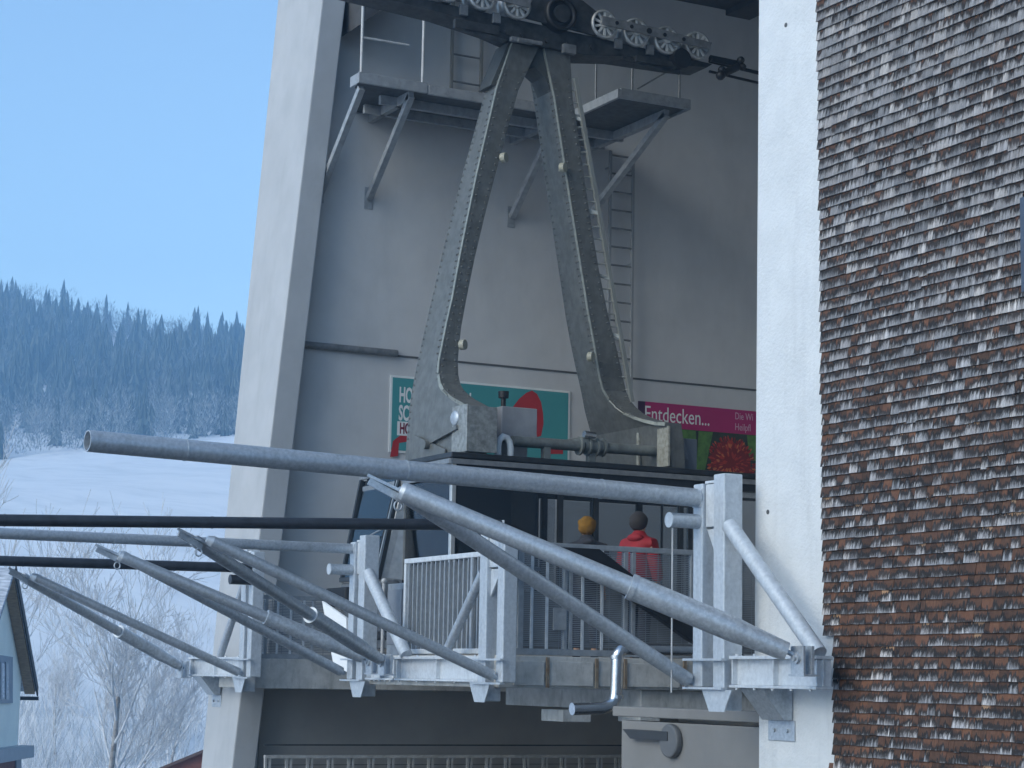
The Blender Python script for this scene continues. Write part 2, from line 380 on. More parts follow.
# ------------------------------------------------------------------ docking guides
def docking_guide(label, Y1, Y2, out, ztop1, ztop2, zpipe, tip, pmat, pr, stub_z, braceY, thinfoot, thickfoot, vtip, beam, thick_first, wall_bracket=True, rs=(.060, .066, .088)):
    """Y1 pipe column, Y2 box column, out = direction away from the track"""
    g = thing('docking_guide', label, 'docking guide', (XM, (Y1+Y2)/2, -.3), 'docking guides at the station mouth')
    for (yy, zt, w, x1, zb_) in ((Y1, ztop1, .155, .17, -.045), (Y2, ztop2, .18, .2, -.25)):
        b = MB(); b.box((XM, yy-w/2, zb_), (XM+x1, yy+w/2, zt)); obj('post', b, M['galv_light'], g, bevel=.012)
    ym = (Y1+Y2)/2
    # head plates tying both columns
    b = MB(); b.box((XM+.03, min(Y1,Y2)+.079, ztop1-.40), (XM+.12, max(Y1,Y2)-.088, ztop1-.01))
    b.box((XM+.02, min(Y1,Y2)+.079, ztop1-.005), (XM+.15, max(Y1,Y2)-.088, ztop1+.02))
    a = Y1+out*.0775; c = Y2-out*.09
    b.prism([(XM+.05, a, ztop1-.42), (XM+.05, c, ztop1-.42), (XM+.05, c, ztop1-.72)], (.03, 0, 0))
    obj('head_plate', b, M['galv_white'], g, bevel=.004)
    # guide pipe
    p0 = V((XM-.012, Y1, zpipe)); d = (V(tip)-p0)
    b = MB(); b.pipe(p0, tip, pr, pr-.012)
    for kk in (.18, .52, .86):
        q_ = p0+d*kk; b.pipe(q_, q_+d.normalized()*.012, pr+.004, pr-.002)
    gp = obj('guide_pipe', b, pmat, g)
    b = MB(); b.box((XM-.012, Y1-.072, zpipe-pr), (XM-.001, Y1+.072, zpipe+pr*.9)); obj('pipe_flange', b, M['galv_light'], gp)
    if stub_z is not None:
        sm_ = M['galv'] if pmat is M['galv'] else pmat
        b = MB(); b.tube((XM-.001, Y1, stub_z), (XM-.30, Y1, stub_z), .068, n=20); sp_ = obj('stub_pipe', b, sm_, g)
        b = MB(); b.tube((XM-.301, Y1, stub_z), (XM-.312, Y1, stub_z), .07, n=20); obj('end_cap', b, M['galv_white'] if pmat is M['galv'] else pmat, sp_)
    # diagonal post brace
    bz0 = ztop2-.42
    b = MB(); b.tube((XM+.05, Y2+out*.1, bz0-.05), (XM+.06, braceY, .25), .075 if out < 0 else .055, n=16); obj('post_brace', b, M['galv_light'] if out < 0 else M['galv'], g)
    # supporting I-beam lying along the mouth
    yb0, yb1 = beam
    b = MB(); b.box((XM+.02, yb0, .205), (XM+.20, yb1, .235)); b.box((XM+.02, yb0, -.045), (XM+.20, yb1, -.02)); b.box((XM+.095, yb0, -.02), (XM+.115, yb1, .205))
    for yy in (yb0+.02, yb1-.02, (yb0+yb1)/2): b.box((XM+.04, yy-.008, -.019), (XM+.19, yy+.008, .204))
    sb = obj('support_beam', b, M['galv_white'], g, bevel=.004)
    # collars round the columns with gussets below
    b = MB()
    for zz in (.19, -.065): b.box((XM-.06, min(Y1,Y2)-.14, zz), (XM-.002, max(Y1,Y2)+.15, zz+.02))
    b.prism([(XM-.004, Y2-.24, -.066), (XM-.004, Y2+.24, -.066), (XM-.004, Y2+.12, -.26), (XM-.004, Y2-.12, -.26)], (-.014, 0, 0))
    obj('collar', b, M['galv_light'], g)
    for k in range(5):
        y_ = yb0+.1+(yb1-yb0-.2)*k/4
        each('bolt', [lambda q: q.tube((XM+.04, y_, .2355), (XM+.04, y_, .252), .014, n=6), lambda q: q.tube((XM+.04, y_, -.0455), (XM+.04, y_, -.062), .014, n=6)], M['galv_white'], sb)
    # V of two struts holding the guide pipe
    vt = V(vtip)
    tf, kf = V(thinfoot), V(thickfoot)
    b = MB(); v2 = vt+V((0,0,.05)); b.tube(v2+(tf-v2).normalized()*.40, tf, rs[0], n=18); b.tube(v2+(tf-v2).normalized()*.34, v2+(tf-v2).normalized()*.40, rs[0]*.6, rs[0], n=18); b.tube(tf, tf+(tf-vt).normalized()*.06, .03, n=10)
    obj('strut', b, M['galv'], g)
    d = kf-vt; L = d.length; dn = d.normalized()
    b = MB(); b.tube(vt+dn*.34, vt+dn*(L*.64), rs[1], n=18); b.tube(vt+dn*.30, vt+dn*.34, rs[1]*.8, rs[1], n=18)
    s2 = obj('strut', b, M['galv'], g)
    b = MB(); b.tube(vt+dn*(L*.605), vt+dn*(L*.61+.03), rs[2]*1.05, n=20); b.tube(vt+dn*(L*.61+.03), vt+dn*(L-.62), rs[2], n=20); b.tube(vt+dn*(L-.62), vt+dn*(L-.5), rs[2], rs[2]*.9, n=20); b.tube(vt+dn*(L-.5), vt+dn*(L-.14), rs[2]*.9, rs[2]*.75, n=20)
    obj('sleeve', b, M['sleeve'], s2)
    b = MB(); b.tube(vt+dn*(L-.16), kf, .022, n=10); b.box(kf+V((-.05, -.09, -.13)), kf+V((-.03, .09, .10))); b.box(kf+V((.03, -.09, -.13)), kf+V((.06, .09, .10))); b.box(kf+V((-.06, -.11, -.15)), kf+V((.1, .11, -.131)))
    b.tube(kf+V((-.075, 0, 0)), kf+V((-.051, 0, 0)), .05, n=14); b.tube(kf+V((-.095, 0, 0)), kf+V((-.075, 0, 0)), .028, n=6)
    obj('clevis', b, M['galv'], s2)
    # pointed tip plate and shackle
    e = (vt-(tf+kf)/2).normalized()
    b = MB(); n_ = e.cross(V((0, 1, 0))).normalized()
    e = -e
    lo_w = V((0, .03, 0))
    b.prism([vt+V((0,-.010,0)), vt+e*.30+V((0,-.045,0)), vt+e*.62+V((0,-.045,0)), vt+e*.62+V((0,.045,0)), vt+e*.30+V((0,.045,0)), vt+V((0,.010,0))], n_*.025 if n_.z > 0 else n_*-.025)
    b.beam(vt+e*.02-V((0,0,.03)), vt+e*.34-V((0,0,.04)), .02, .06)
    e = -e
    ring_pts = [vt-e*.30+V((.035*math.cos(q*math.pi/6), 0, -.11+.04*math.sin(q*math.pi/6))) for q in range(13)]
    b.path(ring_pts, .009, 6, False)
    obj('tip_plate', b, M['galv'], g)
    if wall_bracket:
        yb = (yb1-.25) if out > 0 else (yb0+1.02)
        b = MB(); b.prism([(XM+.06, yb-.17, -.046), (XM+.39, yb-.17, -.046), (XM+.39, yb-.17, -.32), (XM+.3, yb-.17, -.32)], (0, .34, 0))
        b.box((XM+.385, yb-.2, -.5), (XM+.398, yb+.2, -.321))
        b.tube((XM+.384, yb-.1, -.41), (XM+.365, yb-.1, -.41), .02, n=6); b.tube((XM+.384, yb+.1, -.41), (XM+.365, yb+.1, -.41), .02, n=6)
        obj('wall_bracket', b, M['galv'], g, bevel=.004)
    return g
gA = docking_guide('docking guide with an open-ended grey pipe and pale posts beside the white wall', 16.09, 15.74, -1, 1.80, 1.868, 1.672, (4.50, 15.72, 1.765), M['galv'], .086, 1.455, 14.31,
    (XM-.05, 16.17, .02), (XM-.16, 14.24, .21), (6.9, 15.8, 1.64), (14.30, 15.6), False, True, (.068, .080, .107))
gB = docking_guide('docking guide holding the longer black pipe, posts beside the barred gate', 20.0, 20.42, 1, 1.60, 1.62, 1.64, (4.2, 20.47, 1.42), M['black_pipe'], .060, None, 21.46,
    (XM-.05, 20.06, .03), (XM-.16, 22.62, .16), (6.75, 20.2, 1.43), (20.55, 22.75), True, False)
gC = docking_guide('docking guide with a grey pipe and pale posts between gate and white panel', 24.06, 23.76, -1, 1.66, 1.73, 1.575, (4.2, 23.28, 1.50), M['galv'], .063, 1.31, 22.5,
    (XM-.05, 24.2, .05), (XM-.1, 23.12, .17), (6.86, 23.45, 1.43), (22.80, 23.62), True, False)
gD = docking_guide('docking guide with a black pipe, its posts standing against the leaning pillar', 27.62, 27.92, 1, 1.70, 1.74, 1.47, (4.2, 27.78, 1.40), M['black_pipe'], .068, 1.30, 28.93,
    (XM-.05, 27.85, .02), (XM-.1, 30.1, .07), (6.95, 27.75, 1.33), (28.05, 30.2), True)
w = MB(); w.tube((XM-.27, 16.09, 1.385), (XM-.27, 16.09, -.1), .008, n=6); tag(obj('hanging_wire', w, M['rail_white'], loc=(XM-.27, 16.09, -.1)), 'thin white wire hanging from the stub pipe by the white wall', 'wire')

# ------------------------------------------------------------------ platform fences and gate
def mesh_fence(label, x0, x1, Y, zb, zt, posts, pitch=.021, verticals=()):
    f = thing('platform_fence', label, 'fence', ((x0+x1)/2, Y, zb), 'mesh fences on the platforms')
    b = MB(); b.box((x0, Y-.03, zt-.06), (x1, Y+.03, zt)); obj('top_rail', b, M['fence'], f, bevel=.005)
    b = MB(); b.box((x0, Y-.025, zb), (x1, Y+.025, zb+.07)); obj('bottom_rail', b, M['fence'], f, bevel=.005)
    for x, w in posts:
        b = MB(); b.box((x-w/2, Y-.028, zb+.07), (x+w/2, Y+.028, zt-.06)); obj('post', b, M['fence'], f, bevel=.004)
    b = MB(); z = zb+.1
    while z < zt-.08: b.box((x0, Y-.004, z), (x1, Y+.004, z+pitch*.5)); z += pitch
    x = x0
    while x < x1: b.box((x-.003, Y+.006, zb+.07), (x+.003, Y+.012, zt-.06)); x += .16
    obj('mesh_infill', b, flat('infill_steel', (.26,.29,.32), .5, .4), f)
    b = MB()
    for x in verticals: b.box((x-.015, Y-.026, zb+.07), (x+.015, Y-.008, zt-.06))
    if verticals: obj('bars', b, M['galv_white'], f)
    return f
nf = mesh_fence('mesh fence with double posts along the island platform edge', 10.58, 14.2, 20.27, .26, 1.50,
    [(10.72,.07),(11.28,.045),(11.35,.045),(12.06,.05),(12.16,.05),(12.95,.06),(13.6,.06)], verticals=(10.58, 10.86, 11.05, 11.5, 11.75))
b = MB(); b.box((11.12, 20.222, .54), (11.28, 20.24, .78)); obj('plate', b, M['platform'], nf)
mesh_fence('mesh fence low on the far platform beside the leaning pillar', 10.66, 13.2, 28.0, .22, 1.12, [(10.72,.05),(11.45,.04),(12.0,.04)], .022, (10.9, 11.1, 11.3))
gt = thing('railing_gate', 'galvanised railing gate of close vertical bars on the island platform', 'gate', (10.6, 21.5, .25))
gx = 10.62
zt0, zt1 = at(482, 552, X=gx), at(404, 564, X=gx)
ya, yb_ = zt0.y, zt1.y; ztg = 1.42
b = MB(); b.box((gx, ya, ztg-.06), (gx+.06, yb_, ztg)); b.box((gx, ya, .27), (gx+.06, yb_, .33)); b.box((gx, yb_-.05, .33), (gx+.06, yb_, ztg-.06)); b.box((gx-.01, ya-.08, .27), (gx+.07, ya, ztg+.02))
obj('frame', b, M['galv_white'], gt, bevel=.01)
b = MB(); n = 17
for k in range(1, n):
    y = ya+(yb_-ya)*k/n; b.box((gx+.012, y-.011, .33), (gx+.048, y+.011, ztg-.06))
y = ya+.27; b.box((gx+.005, y-.025, .33), (gx+.055, y+.025, ztg-.06))
obj('bars', b, M['fence'], gt)
# sheet behind the bars
b = MB(); b.box((gx+.09, ya, .3), (gx+.1, yb_, ztg-.08)); obj('backing_mesh', b, flat('gate_back', (.16,.18,.2), .6, .3), gt)
# equipment cabinet behind the gate
cb = thing('equipment_cabinet', 'plain grey equipment cabinet standing beside the barred gate', 'cabinet', (11.2, 22.9, .25))
p = at(388, 584, X=11.0); q = at(404, 584, X=11.0)
b = MB(); b.box((11.0, q.y, .25), (11.35, p.y, p.z)); obj('body', b, M['platform'], cb, bevel=.01)
b = MB(); b.box((10.985, q.y+.03, .4), (10.998, p.y-.03, p.z-.08)); obj('door', b, M['box_grey'], cb, bevel=.004)
b = MB(); b.tube((11.0, p.y+.12, .25), (11.0, p.y+.12, p.z+.02), .025); b.ball((11.0, p.y+.12, p.z+.04), .04)
tag(obj('marker_post', b, M['rail_white'], loc=(11.0, p.y+.12, .25)), 'slim pale marker post beside the grey cabinet', 'post')
# white board
b = MB(); pl = [at(322, 601, X=10.75), at(346, 618, X=10.75), at(348, 672, X=10.75), at(334, 668, X=10.75)]
b.prism(pl, (.03, 0, 0)); tag(obj('white_board', b, M['white_board'], loc=(10.75, 25.2, .05)), 'blank slanted white board behind the struts next to pale posts', 'board')
# black sloping chute
b = MB(); pl = [at(x, y, Y=20.02) for x, y in ((545,546),(600,549),(650,588),(700,625),(758,664),(737,665),(690,640),(622,591))]
b.prism(pl, (0, .11, 0)); tag(obj('cable_chute', b, M['black'], loc=(12.4, 20.02, .25), bevel=.01), 'black sloping cable chute running down across the mesh fence', 'chute')
# downspout
b = MB(); yy = 19.3
pts = [at(690, 650, Y=yy), at(640, 649, Y=yy), at(626, 649, Y=yy), at(620, 651, Y=yy), at(617.5, 655, Y=yy), at(617, 661, Y=yy), at(616, 690, Y=yy), at(615, 699, Y=yy), at(611, 705, Y=yy), at(602, 708, Y=yy), at(572, 709, Y=yy)]
b.path(pts, .066, 16)
ds = obj('downspout', b, M['stainless'], loc=(11.6, yy, -.4)); tag(ds, 'shiny stainless downspout bending down beneath the island platform', 'pipe')
for pz in (657, 697):
    b = MB(); p = at(616.6, pz, Y=yy); b.tube(p+V((0,0,.02)), p-V((0,0,.02)), .074, n=16); obj('clamp', b, M['stainless'], ds)

# lamp and lattice rail below the platforms
lp = thing('wall_lamp', 'dark oval wall lamp with a long arm on the lower wall', 'lamp', (10.95, 17.45, -.8))
c = at(674, 741, X=10.95)
b = MB()
prof = [(.0, .0)]; n = 24
vs = [(10.945-.10*math.cos(0), c.y+.17*math.cos(2*math.pi*k/n), c.z+.165*math.sin(2*math.pi*k/n)) for k in range(n)]
b.prism([(10.948, v[1], v[2]) for v in vs], (-.07, 0, 0)); obj('lamp_shade', b, flat('lamp_grey', (.12,.123,.126), .5), lp, bevel=.02)
p = at(625, 736, X=10.9)
b = MB(); b.prism([(10.93, c.y, c.z+.09), (10.93, p.y, c.z+.09), (10.93, p.y-.15, c.z+.0), (10.93, c.y, c.z+.0)], (-.06, 0, 0)); obj('arm', b, flat('lamp_arm', (.03,.031,.033), .5), lp)
lr = thing('lower_railing', 'dark lattice railing low in the shade under the platforms', 'railing', (14, 28.6, -3))
ldk = surf('dull_railing', (.50,.50,.49), (.36,.36,.35), 9, .6, .2)
b = MB(); b.box((11.0, 28.55, -1.20), (18.4, 28.62, -1.155)); obj('top_rail', b, ldk, lr)
b = MB(); b.box((11.0, 28.58, -1.02), (18.4, 28.61, -1.0)); obj('top_rail', b, M['carriage'], lr)
x = 11.05
while x < 18.4:
    for dx in (-.045, .02): b = MB(); b.box((x+dx, 28.57, -3), (x+dx+.03, 28.62, -1.201)); obj('post', b, ldk, lr)
    x += .325
b = MB()
for k in range(5): b.box((11.0, 28.60, -1.30-k*.3), (18.4, 28.606, -1.292-k*.3))
obj('mesh_infill', b, M['carriage'], lr)

# ------------------------------------------------------------------ service platform, ladders, conduits
sv = thing('service_platform', 'high steel service platform bracketed to the wall behind the hanger', 'platform', (14.5, 28.5, 8.8))
ZP = 8.84
b = MB(); b.prism([(11.83, 27.78, ZP-.06), (15.55, 27.78, ZP-.06), (15.55, YW-.01, ZP-.06), (12.45, YW-.01, ZP-.06), (12.3, 28.8, ZP-.06), (11.9, 28.1, ZP-.06)], (0, 0, .06)); b.box((15.55, 26.45, ZP-.06), (16.78, YW-.01, ZP)); obj('deck', b, M['platform_dark'], sv)
b = MB()
b.box((11.8, 27.72, ZP-.09), (12.93, 27.775, ZP+.07)); b.box((12.95, 27.72, ZP-.1), (15.5, 27.775, ZP+.05))
b.box((15.49, 26.4, ZP-.1), (15.545, 27.775, ZP+.04)); b.box((15.545, 26.4, ZP-.1), (16.8, 26.445, ZP+.06)); b.box((11.8, 27.78, ZP-.09), (11.825, 28.06, ZP+.07)); b.box((16.785, 26.45, ZP-.1), (16.81, YW-.01, ZP+.06))
obj('fascia', b, M['platform'], sv, bevel=.006)
b = MB()
for y in (28.3, 28.9): b.box((12.4, y-.04, ZP-.2), (16.7, y+.04, ZP-.062))
obj('joist', b, M['platform'], sv)
for X in (11.9, 12.72, 15.25, 16.55):
    yfr = 27.85 if X < 15 else 26.7
    if X == 15.25: yfr = 27.85
    b = MB(); X2 = X; b.beam((X, YW-.04, 7.42), (X2, yfr, ZP-.13), .1, .1); b.box((X-.07, YW-.02, 7.25), (X+.07, YW-.002, 7.6))
    if X > 12: b.box((X-.05, yfr, ZP-.2), (X+.05, YW-.01, ZP-.062))
    obj('support_bracket', b, M['platform'], sv, bevel=.006)
for X in (11.84, 12.85):
    b = MB(); b.tube((X, 27.74, ZP+.07), (X, 27.74, ZP+1.15), .024, n=8); obj('rail_post', b, M['rail_white'], sv)
for x1_, z_, r_ in ((12.6, .61, .02), (12.85, 1.13, .024)):
    b = MB(); b.tube((11.84, 27.74, ZP+z_), (x1_, 27.74, ZP+z_), r_, n=8); obj('handrail', b, M['rail_white'], sv)
for X, Y_, h_ in ((15.8, 26.5, .62), (16.65, 26.5, .62), (15.62, 27.3, 1.0)):
    b = MB(); b.tube((X, Y_, ZP), (X, Y_, ZP+h_), .018, n=6); obj('rail_post', b, M['carriage_grey'], sv)
b = MB(); b.tube((15.9, 26.5, ZP+.12), (16.65, 26.5, ZP+.62), .014, n=6); obj('handrail', b, M['carriage_grey'], sv)
def ladder(label, x0, x1, z0_, z1_, Y, mt, step=.31):
    l = thing('wall_ladder', label, 'ladder', ((x0+x1)/2, Y, z0_))
    for X in (x0, x1):
        b = MB(); b.box((X-.022, Y-.05, z0_), (X+.022, Y, z1_)); obj('side_rail', b, mt, l, bevel=.003)
    z = z0_+.2
    while z < z1_:
        b = MB(); b.tube((x0, Y-.025, z), (x1, Y-.025, z), .017, n=8); obj('rung', b, M['carriage_grey'], l); z += step
    z = z0_+.5
    while z < z1_:
        for X in (x0, x1): b = MB(); b.box((X-.012, Y, z), (X+.012, YW-.002, z+.03)); obj('wall_tie', b, mt, l)
        z += 1.6
lm = flat('ladder_paint', (.33,.345,.36), .5, .2)
ladder('wall ladder rising from the signs to the service platform', 17.02, 17.46, 4.75, ZP-.1, YW-.13, lm)
ladder('short upper wall ladder standing on the service platform', 14.05, 14.58, ZP, 11.3, YW-.13, flat('ladder_dark', (.2,.2,.19), .6), .45)
b = MB(); p0, p1 = at(300, 347, Y=YW-.06), at(397, 357, Y=YW-.06); b.tube((11.5, YW-.06, 5.0), (p1.x, YW-.06, 5.0), .055, n=12)
tag(obj('wall_conduit', b, M['carriage_grey'], loc=(12.4, YW-.06, 5.0)), 'short grey pipe fixed along the wall beside the leaning pillar', 'pipe')

# ------------------------------------------------------------------ signs on the far wall
def text(s, mat, parent, origin, size, sx=.6, offset=0.0):
    cu = bpy.data.curves.new('lettering', 'FONT'); cu.body = s; cu.size = size; cu.extrude = .0015; cu.offset = offset; cu.resolution_u = 3
    tmp = bpy.data.objects.new('lettering_curve', cu); C.objects.link(tmp)
    me = bpy.data.meshes.new_from_object(tmp.evaluated_get(bpy.context.evaluated_depsgraph_get()))
    bpy.data.objects.remove(tmp); bpy.data.curves.remove(cu); me.materials.clear(); me.materials.append(mat)
    o = bpy.data.objects.new('lettering', me); C.objects.link(o)
    o.parent = parent; o.location = V(origin)-WLOC[parent]; o.rotation_euler = (R_(90), 0, 0); o.scale = (sx, 1, 1); WLOC[o] = V(origin)
    return o
def onw(px, py, d=.02): return at(px, py, Y=YW-d)
white_ink = flat('white_ink', (.78,.79,.78), .6); red_ink = flat('red_ink', (.42,.025,.03), .6)
gs = thing('wall_sign', 'teal billboard with white lettering and red shapes behind the front hanger leg', 'sign', (14.8, YW, 3.5))
gx0, gx1, gz0, gz1 = 13.18, 16.39, 3.45, 4.66
b = MB(); b.box((gx0, YW-.02, gz0), (gx1, YW-.001, gz1)); obj('border', b, white_ink, gs)
text('HOI', white_ink, gs, (13.33, YW-.026, 4.25), .33, .46, .010)
text('N', white_ink, gs, (14.47, YW-.026, 4.25), .33, .46, .010)
text('SCI', white_ink, gs, (13.33, YW-.026, 3.965), .33, .46, .010)
b = MB(); b.box((13.31, YW-.026, 3.72), (13.85, YW-.0245, 3.94)); obj('lettering_field', b, white_ink, gs)
text('HOL', flat('dark_red_ink', (.2,.02,.04), .6), gs, (13.35, YW-.029, 3.755), .235, .52, .007)
b = MB(); b.box((gx0+.035, YW-.024, gz0+.035), (gx1-.035, YW-.0205, gz1-.035)); b.cur = 1
b.prism([onw(x, y, .0245) for x, y in ((390,457),(393,441),(398,437),(411,428),(411,441),(399,443),(398,456))], (0, -.001, 0))
b.prism([onw(x, y, .0245) for x, y in ((512,408),(519,399),(526,393),(532,390.5),(537,394),(541,402),(543,413),(543.5,424),(541,436),(537,437),(536,428),(530,418),(520,412))], (0, -.001, 0))
b.prism([onw(x, y, .0245) for x, y in ((546,447),(563,449),(563,454),(546,454))], (0, -.001, 0))
obj('panel', b, [surf('teal_print', (.06,.29,.30), (.055,.27,.28), 1.2, .6), red_ink], gs)
ps = thing('wall_sign', 'magenta banner with white lettering above a red flower picture', 'sign', (19.2, YW, 3.5))
px0, px1, pz1, pzb, pz0 = 17.69, 21.9, 4.60, 4.19, 3.2
b = MB(); b.box((px0+.13, YW-.02, pzb), (px1, YW-.001, pz1)); obj('panel', b, surf('magenta_print', (.40,.016,.13), (.37,.014,.12), 1.5, .6), ps)
b = MB(); b.box((px0, YW-.02, pzb), (px0+.128, YW-.001, pz1)); obj('panel', b, flat('purple_print', (.045,.015,.05), .6), ps)
text('Entdecken...', white_ink, ps, (17.80, YW-.023, 4.285), .36, .74)
text('Die Wi', flat('pink_ink', (.6,.35,.45), .6), ps, (19.60, YW-.023, 4.435), .17, .74)
text('Heilpfl', flat('pink_ink2', (.6,.35,.45), .6), ps, (19.60, YW-.023, 4.25), .17, .74)
b = MB(); b.box((px0+.13, YW-.018, pz0), (px1, YW-.001, pzb-.001)); rr = random.Random(4)
b.cur = 1
for k in range(7):
    x = 18.6+rr.uniform(-.15, .3); y_ = YW-.0185-k*.0004
    b.prism([(x-.05, y_, pz0), (x+.06, y_, pz0), (x+.12+rr.uniform(-.2,.25), y_, pzb-.01), (x-.02+rr.uniform(-.2,.1), y_, pzb-.01)], (0, -.0003, 0))
b.prism([(19.9, YW-.0186, 3.75), (20.6, YW-.0186, 3.75), (20.6, YW-.0186, pzb-.01), (19.85, YW-.0186, pzb-.01)], (0, -.0003, 0))
fc = onw(731, 462)
b.cur = 2
b.prism([(fc.x+.40*math.cos(a*.2), YW-.0215, fc.z-.02+.36*math.sin(a*.2)) for a in range(31)], (0, -.0004, 0))
for k in range(420):
    a = rr.uniform(0, math.pi*2); ra = .44*math.sqrt(rr.uniform(.02, 1)); l = .085
    b.cur = 3 if rr.random() < .35 else (4 if rr.random() < .25 else 2)
    c = V((fc.x+math.cos(a)*ra, YW-.0220-k*.000012, fc.z-.02+math.sin(a)*ra*.9)); d = V((math.cos(a), 0, math.sin(a))); s_ = V((-d.z, 0, d.x))*.017
    b.prism([c-s_*.5, c+s_*.5, c+d*l*.6+s_, c+d*l, c+d*l*.6-s_], (0, -.00001, 0))
obj('picture', b, [surf('garden_print', (.035,.05,.03), (.012,.014,.012), 4, .6), surf('leaf_print', (.10,.22,.045), (.05,.12,.03), 7, .6),
    flat('petal_dark_print', (.20,.010,.012), .6), flat('petal_red_print', (.40,.035,.02), .6), flat('petal_orange_print', (.55,.15,.05), .6)], ps)

# ------------------------------------------------------------------ cable car
cc = thing('cable_car', 'dark glazed cable car cabin docked under its riveted grey hanger', 'cable car', (14.5, 25.75, .3))
CX0, CX1, CY0, CY1, CZ0, CZ1 = 11.82, 17.3, 24.3, 27.2, .38, 2.86
# roof (slightly domed edge)
b = MB(); b.box((CX0-.03, CY0-.03, CZ1-.02), (CX1, CY1+.03, CZ1+.06)); obj('roof', b, M['cabin_dark'], cc, bevel=.02)
b = MB(); b.box((CX0-.045, CY0-.045, CZ1-.10), (CX1+.02, CY0-.031, CZ1-.03)); b.box((CX0-.06, CY0-.03, CZ1-.10), (CX0-.031, CY1, CZ1-.03)); b.box((CX0-.05, CY0-.02, CZ1-.27), (CX0-.03, CY1-.1, CZ1-.2))
obj('roof_edge', b, M['cabin_trim'], cc, bevel=.006)
b = MB(); b.box((CX0, CY0, CZ0), (CX1, CY1, CZ0+.12)); b.box((CX0+.02, CY0, CZ0+.12), (CX1, CY0+.04, 1.15)); b.box((CX0+.02, CY1-.04, CZ0+.12), (CX1, CY1, 1.15)); b.box((CX1-.04, CY0+.04, CZ0+.12), (CX1, CY1-.04, 1.15))
obj('cabin_body', b, M['cabin_skirt'], cc, bevel=.01)
for x in (13.45, 14.0, 15.35, 15.5, 16.7):
    b = MB(); b.box((x-.035, CY0, 1.151), (x+.035, CY0+.05, CZ1-.201)); obj('window_post', b, M['cabin_dark'], cc)
for x in (12.7, 13.5, 14.6, 14.75, 15.6, 16.4):
    b = MB(); b.box((x-.05, CY1-.05, 1.151), (x+.05, CY1, CZ1-.201)); obj('window_post', b, M['cabin_dark'], cc)
for y0, y1, z0_, z1_ in ((CY0+.001, CY0+.045, CZ1-.20, CZ1-.022), (CY1-.045, CY1, CZ1-.20, CZ1-.022), (CY0-.012, CY0-.002, CZ1-.33, CZ1-.29)):
    b = MB(); b.box((CX0+.06, y0, z0_), (CX1, y1, z1_)); obj('window_header', b, M['cabin_dark'], cc)
b = MB(); b.box((CX0-.01, CY0-.02, CZ0), (CX0+.055, CY0+.055, CZ1-.03)); obj('corner_post', b, M['cabin_bright'], cc, bevel=.01)
b = MB(); b.box((CX0+.06, CY0+.056, CZ0), (CX0+.11, CY0+.10, CZ1-.03)); obj('corner_post', b, M['cabin_dark'], cc)
xs = [CX0+.06, 13.40, 13.98, 15.33, 15.5, 16.68, CX1-.04]
for i in range(len(xs)-1):
    b = MB(); b.box((xs[i]+.036, CY0+.018, 1.152), (xs[i+1]-.036, CY0+.026, CZ1-.21)); obj('window_pane', b, M['glass'], cc)
for a, c in ((12.1, 12.65), (12.75, 13.45), (13.55, 14.55), (14.8, 15.55), (15.65, 16.35), (16.45, CX1)):
    b = MB(); b.box((a, CY1-.026, 1.152), (c, CY1-.018, CZ1-.21)); obj('window_pane', b, M['glass'], cc)
b = MB(); b.box((CX0+.14, CY0+.12, .51), (CX0+.17, 25.2, 2.2)); obj('added_panel', b, surf('brown_reflection', (.30,.19,.10), (.14,.10,.07), 4, .6, stretch=(3,6,.5)), cc)  # brown streaked board paints the warm reflection in the corner glass
b = MB(); b.box((12.3, 25.6, .501), (13.42, 25.64, CZ1-.03)); b.box((13.38, 24.9, 1.9), (13.42, 25.6, CZ1-.03)); obj('added_panel', b, flat('window_darkening', (.075,.085,.1), .5), cc)  # dark boards added so the first side windows look unlit
b = MB(); b.box((CX0+.14, CY0+.12, .51), (CX0+.17, 25.2, 2.2)); obj('added_panel', b, surf('brown_reflection', (.30,.19,.10), (.14,.10,.07), 4, .6, stretch=(3,6,.5)), cc)  # same painted reflection again
b = MB(); b.box((CX0+.2, CY0+.06, CZ1-.06), (CX1-.06, CY1-.06, CZ1-.021)); obj('bounce_board', b, flat('bounce_white', (.6,.6,.6), .6), cc)  # white reflector added under the roof to brighten the cabin inside
# front: flat corner panel, then bulging windscreen
def fx(z): return CX0 - .30*max(0, (CZ1-.1-z))/(CZ1-.1-1.35) if z > 1.3 else CX0-.30+.02
ymid = 25.78
b = MB(); b.box((CX0, CY0+.06, 1.25), (CX0+.008, ymid, CZ1-.28)); obj('window_pane', b, glass('corner_glass', (.5,.5,.5), rough=.08), cc)
b = MB(); b.box((CX0+.0, CY0+.056, CZ0+.121), (CX0+.02, ymid, 1.249)); obj('front_panel', b, M['cabin_skirt'], cc)
b = MB(); b.prism([(CX0-.30, ymid+.1, 1.35), (CX0-.02, ymid+.03, CZ1-.12), (CX0-.02, CY1-.03, CZ1-.12), (CX0-.30, CY1-.06, 1.35)], (.008, 0, 0)); obj('windscreen', b, M['glass_front'], cc)
b = MB()
b.beam((CX0-.31, ymid+.10, 1.3), (CX0-.03, ymid+.03, CZ1-.1), .06, .05, (0,1,0)); b.beam((CX0-.31, CY1-.05, 1.3), (CX0-.03, CY1-.02, CZ1-.1), .05, .05, (0,1,0))
b.beam((CX0-.32, ymid+.10, 1.33), (CX0-.32, CY1-.05, 1.33), .05, .06)
b.beam((CX0-.325, ymid+.22, 1.36), V((CX0-.325, ymid+.22, 1.36))+V((.28, -.06, 1.36)), .018, .018, (0,1,0))
obj('windscreen_frame', b, M['cabin_dark'], cc)
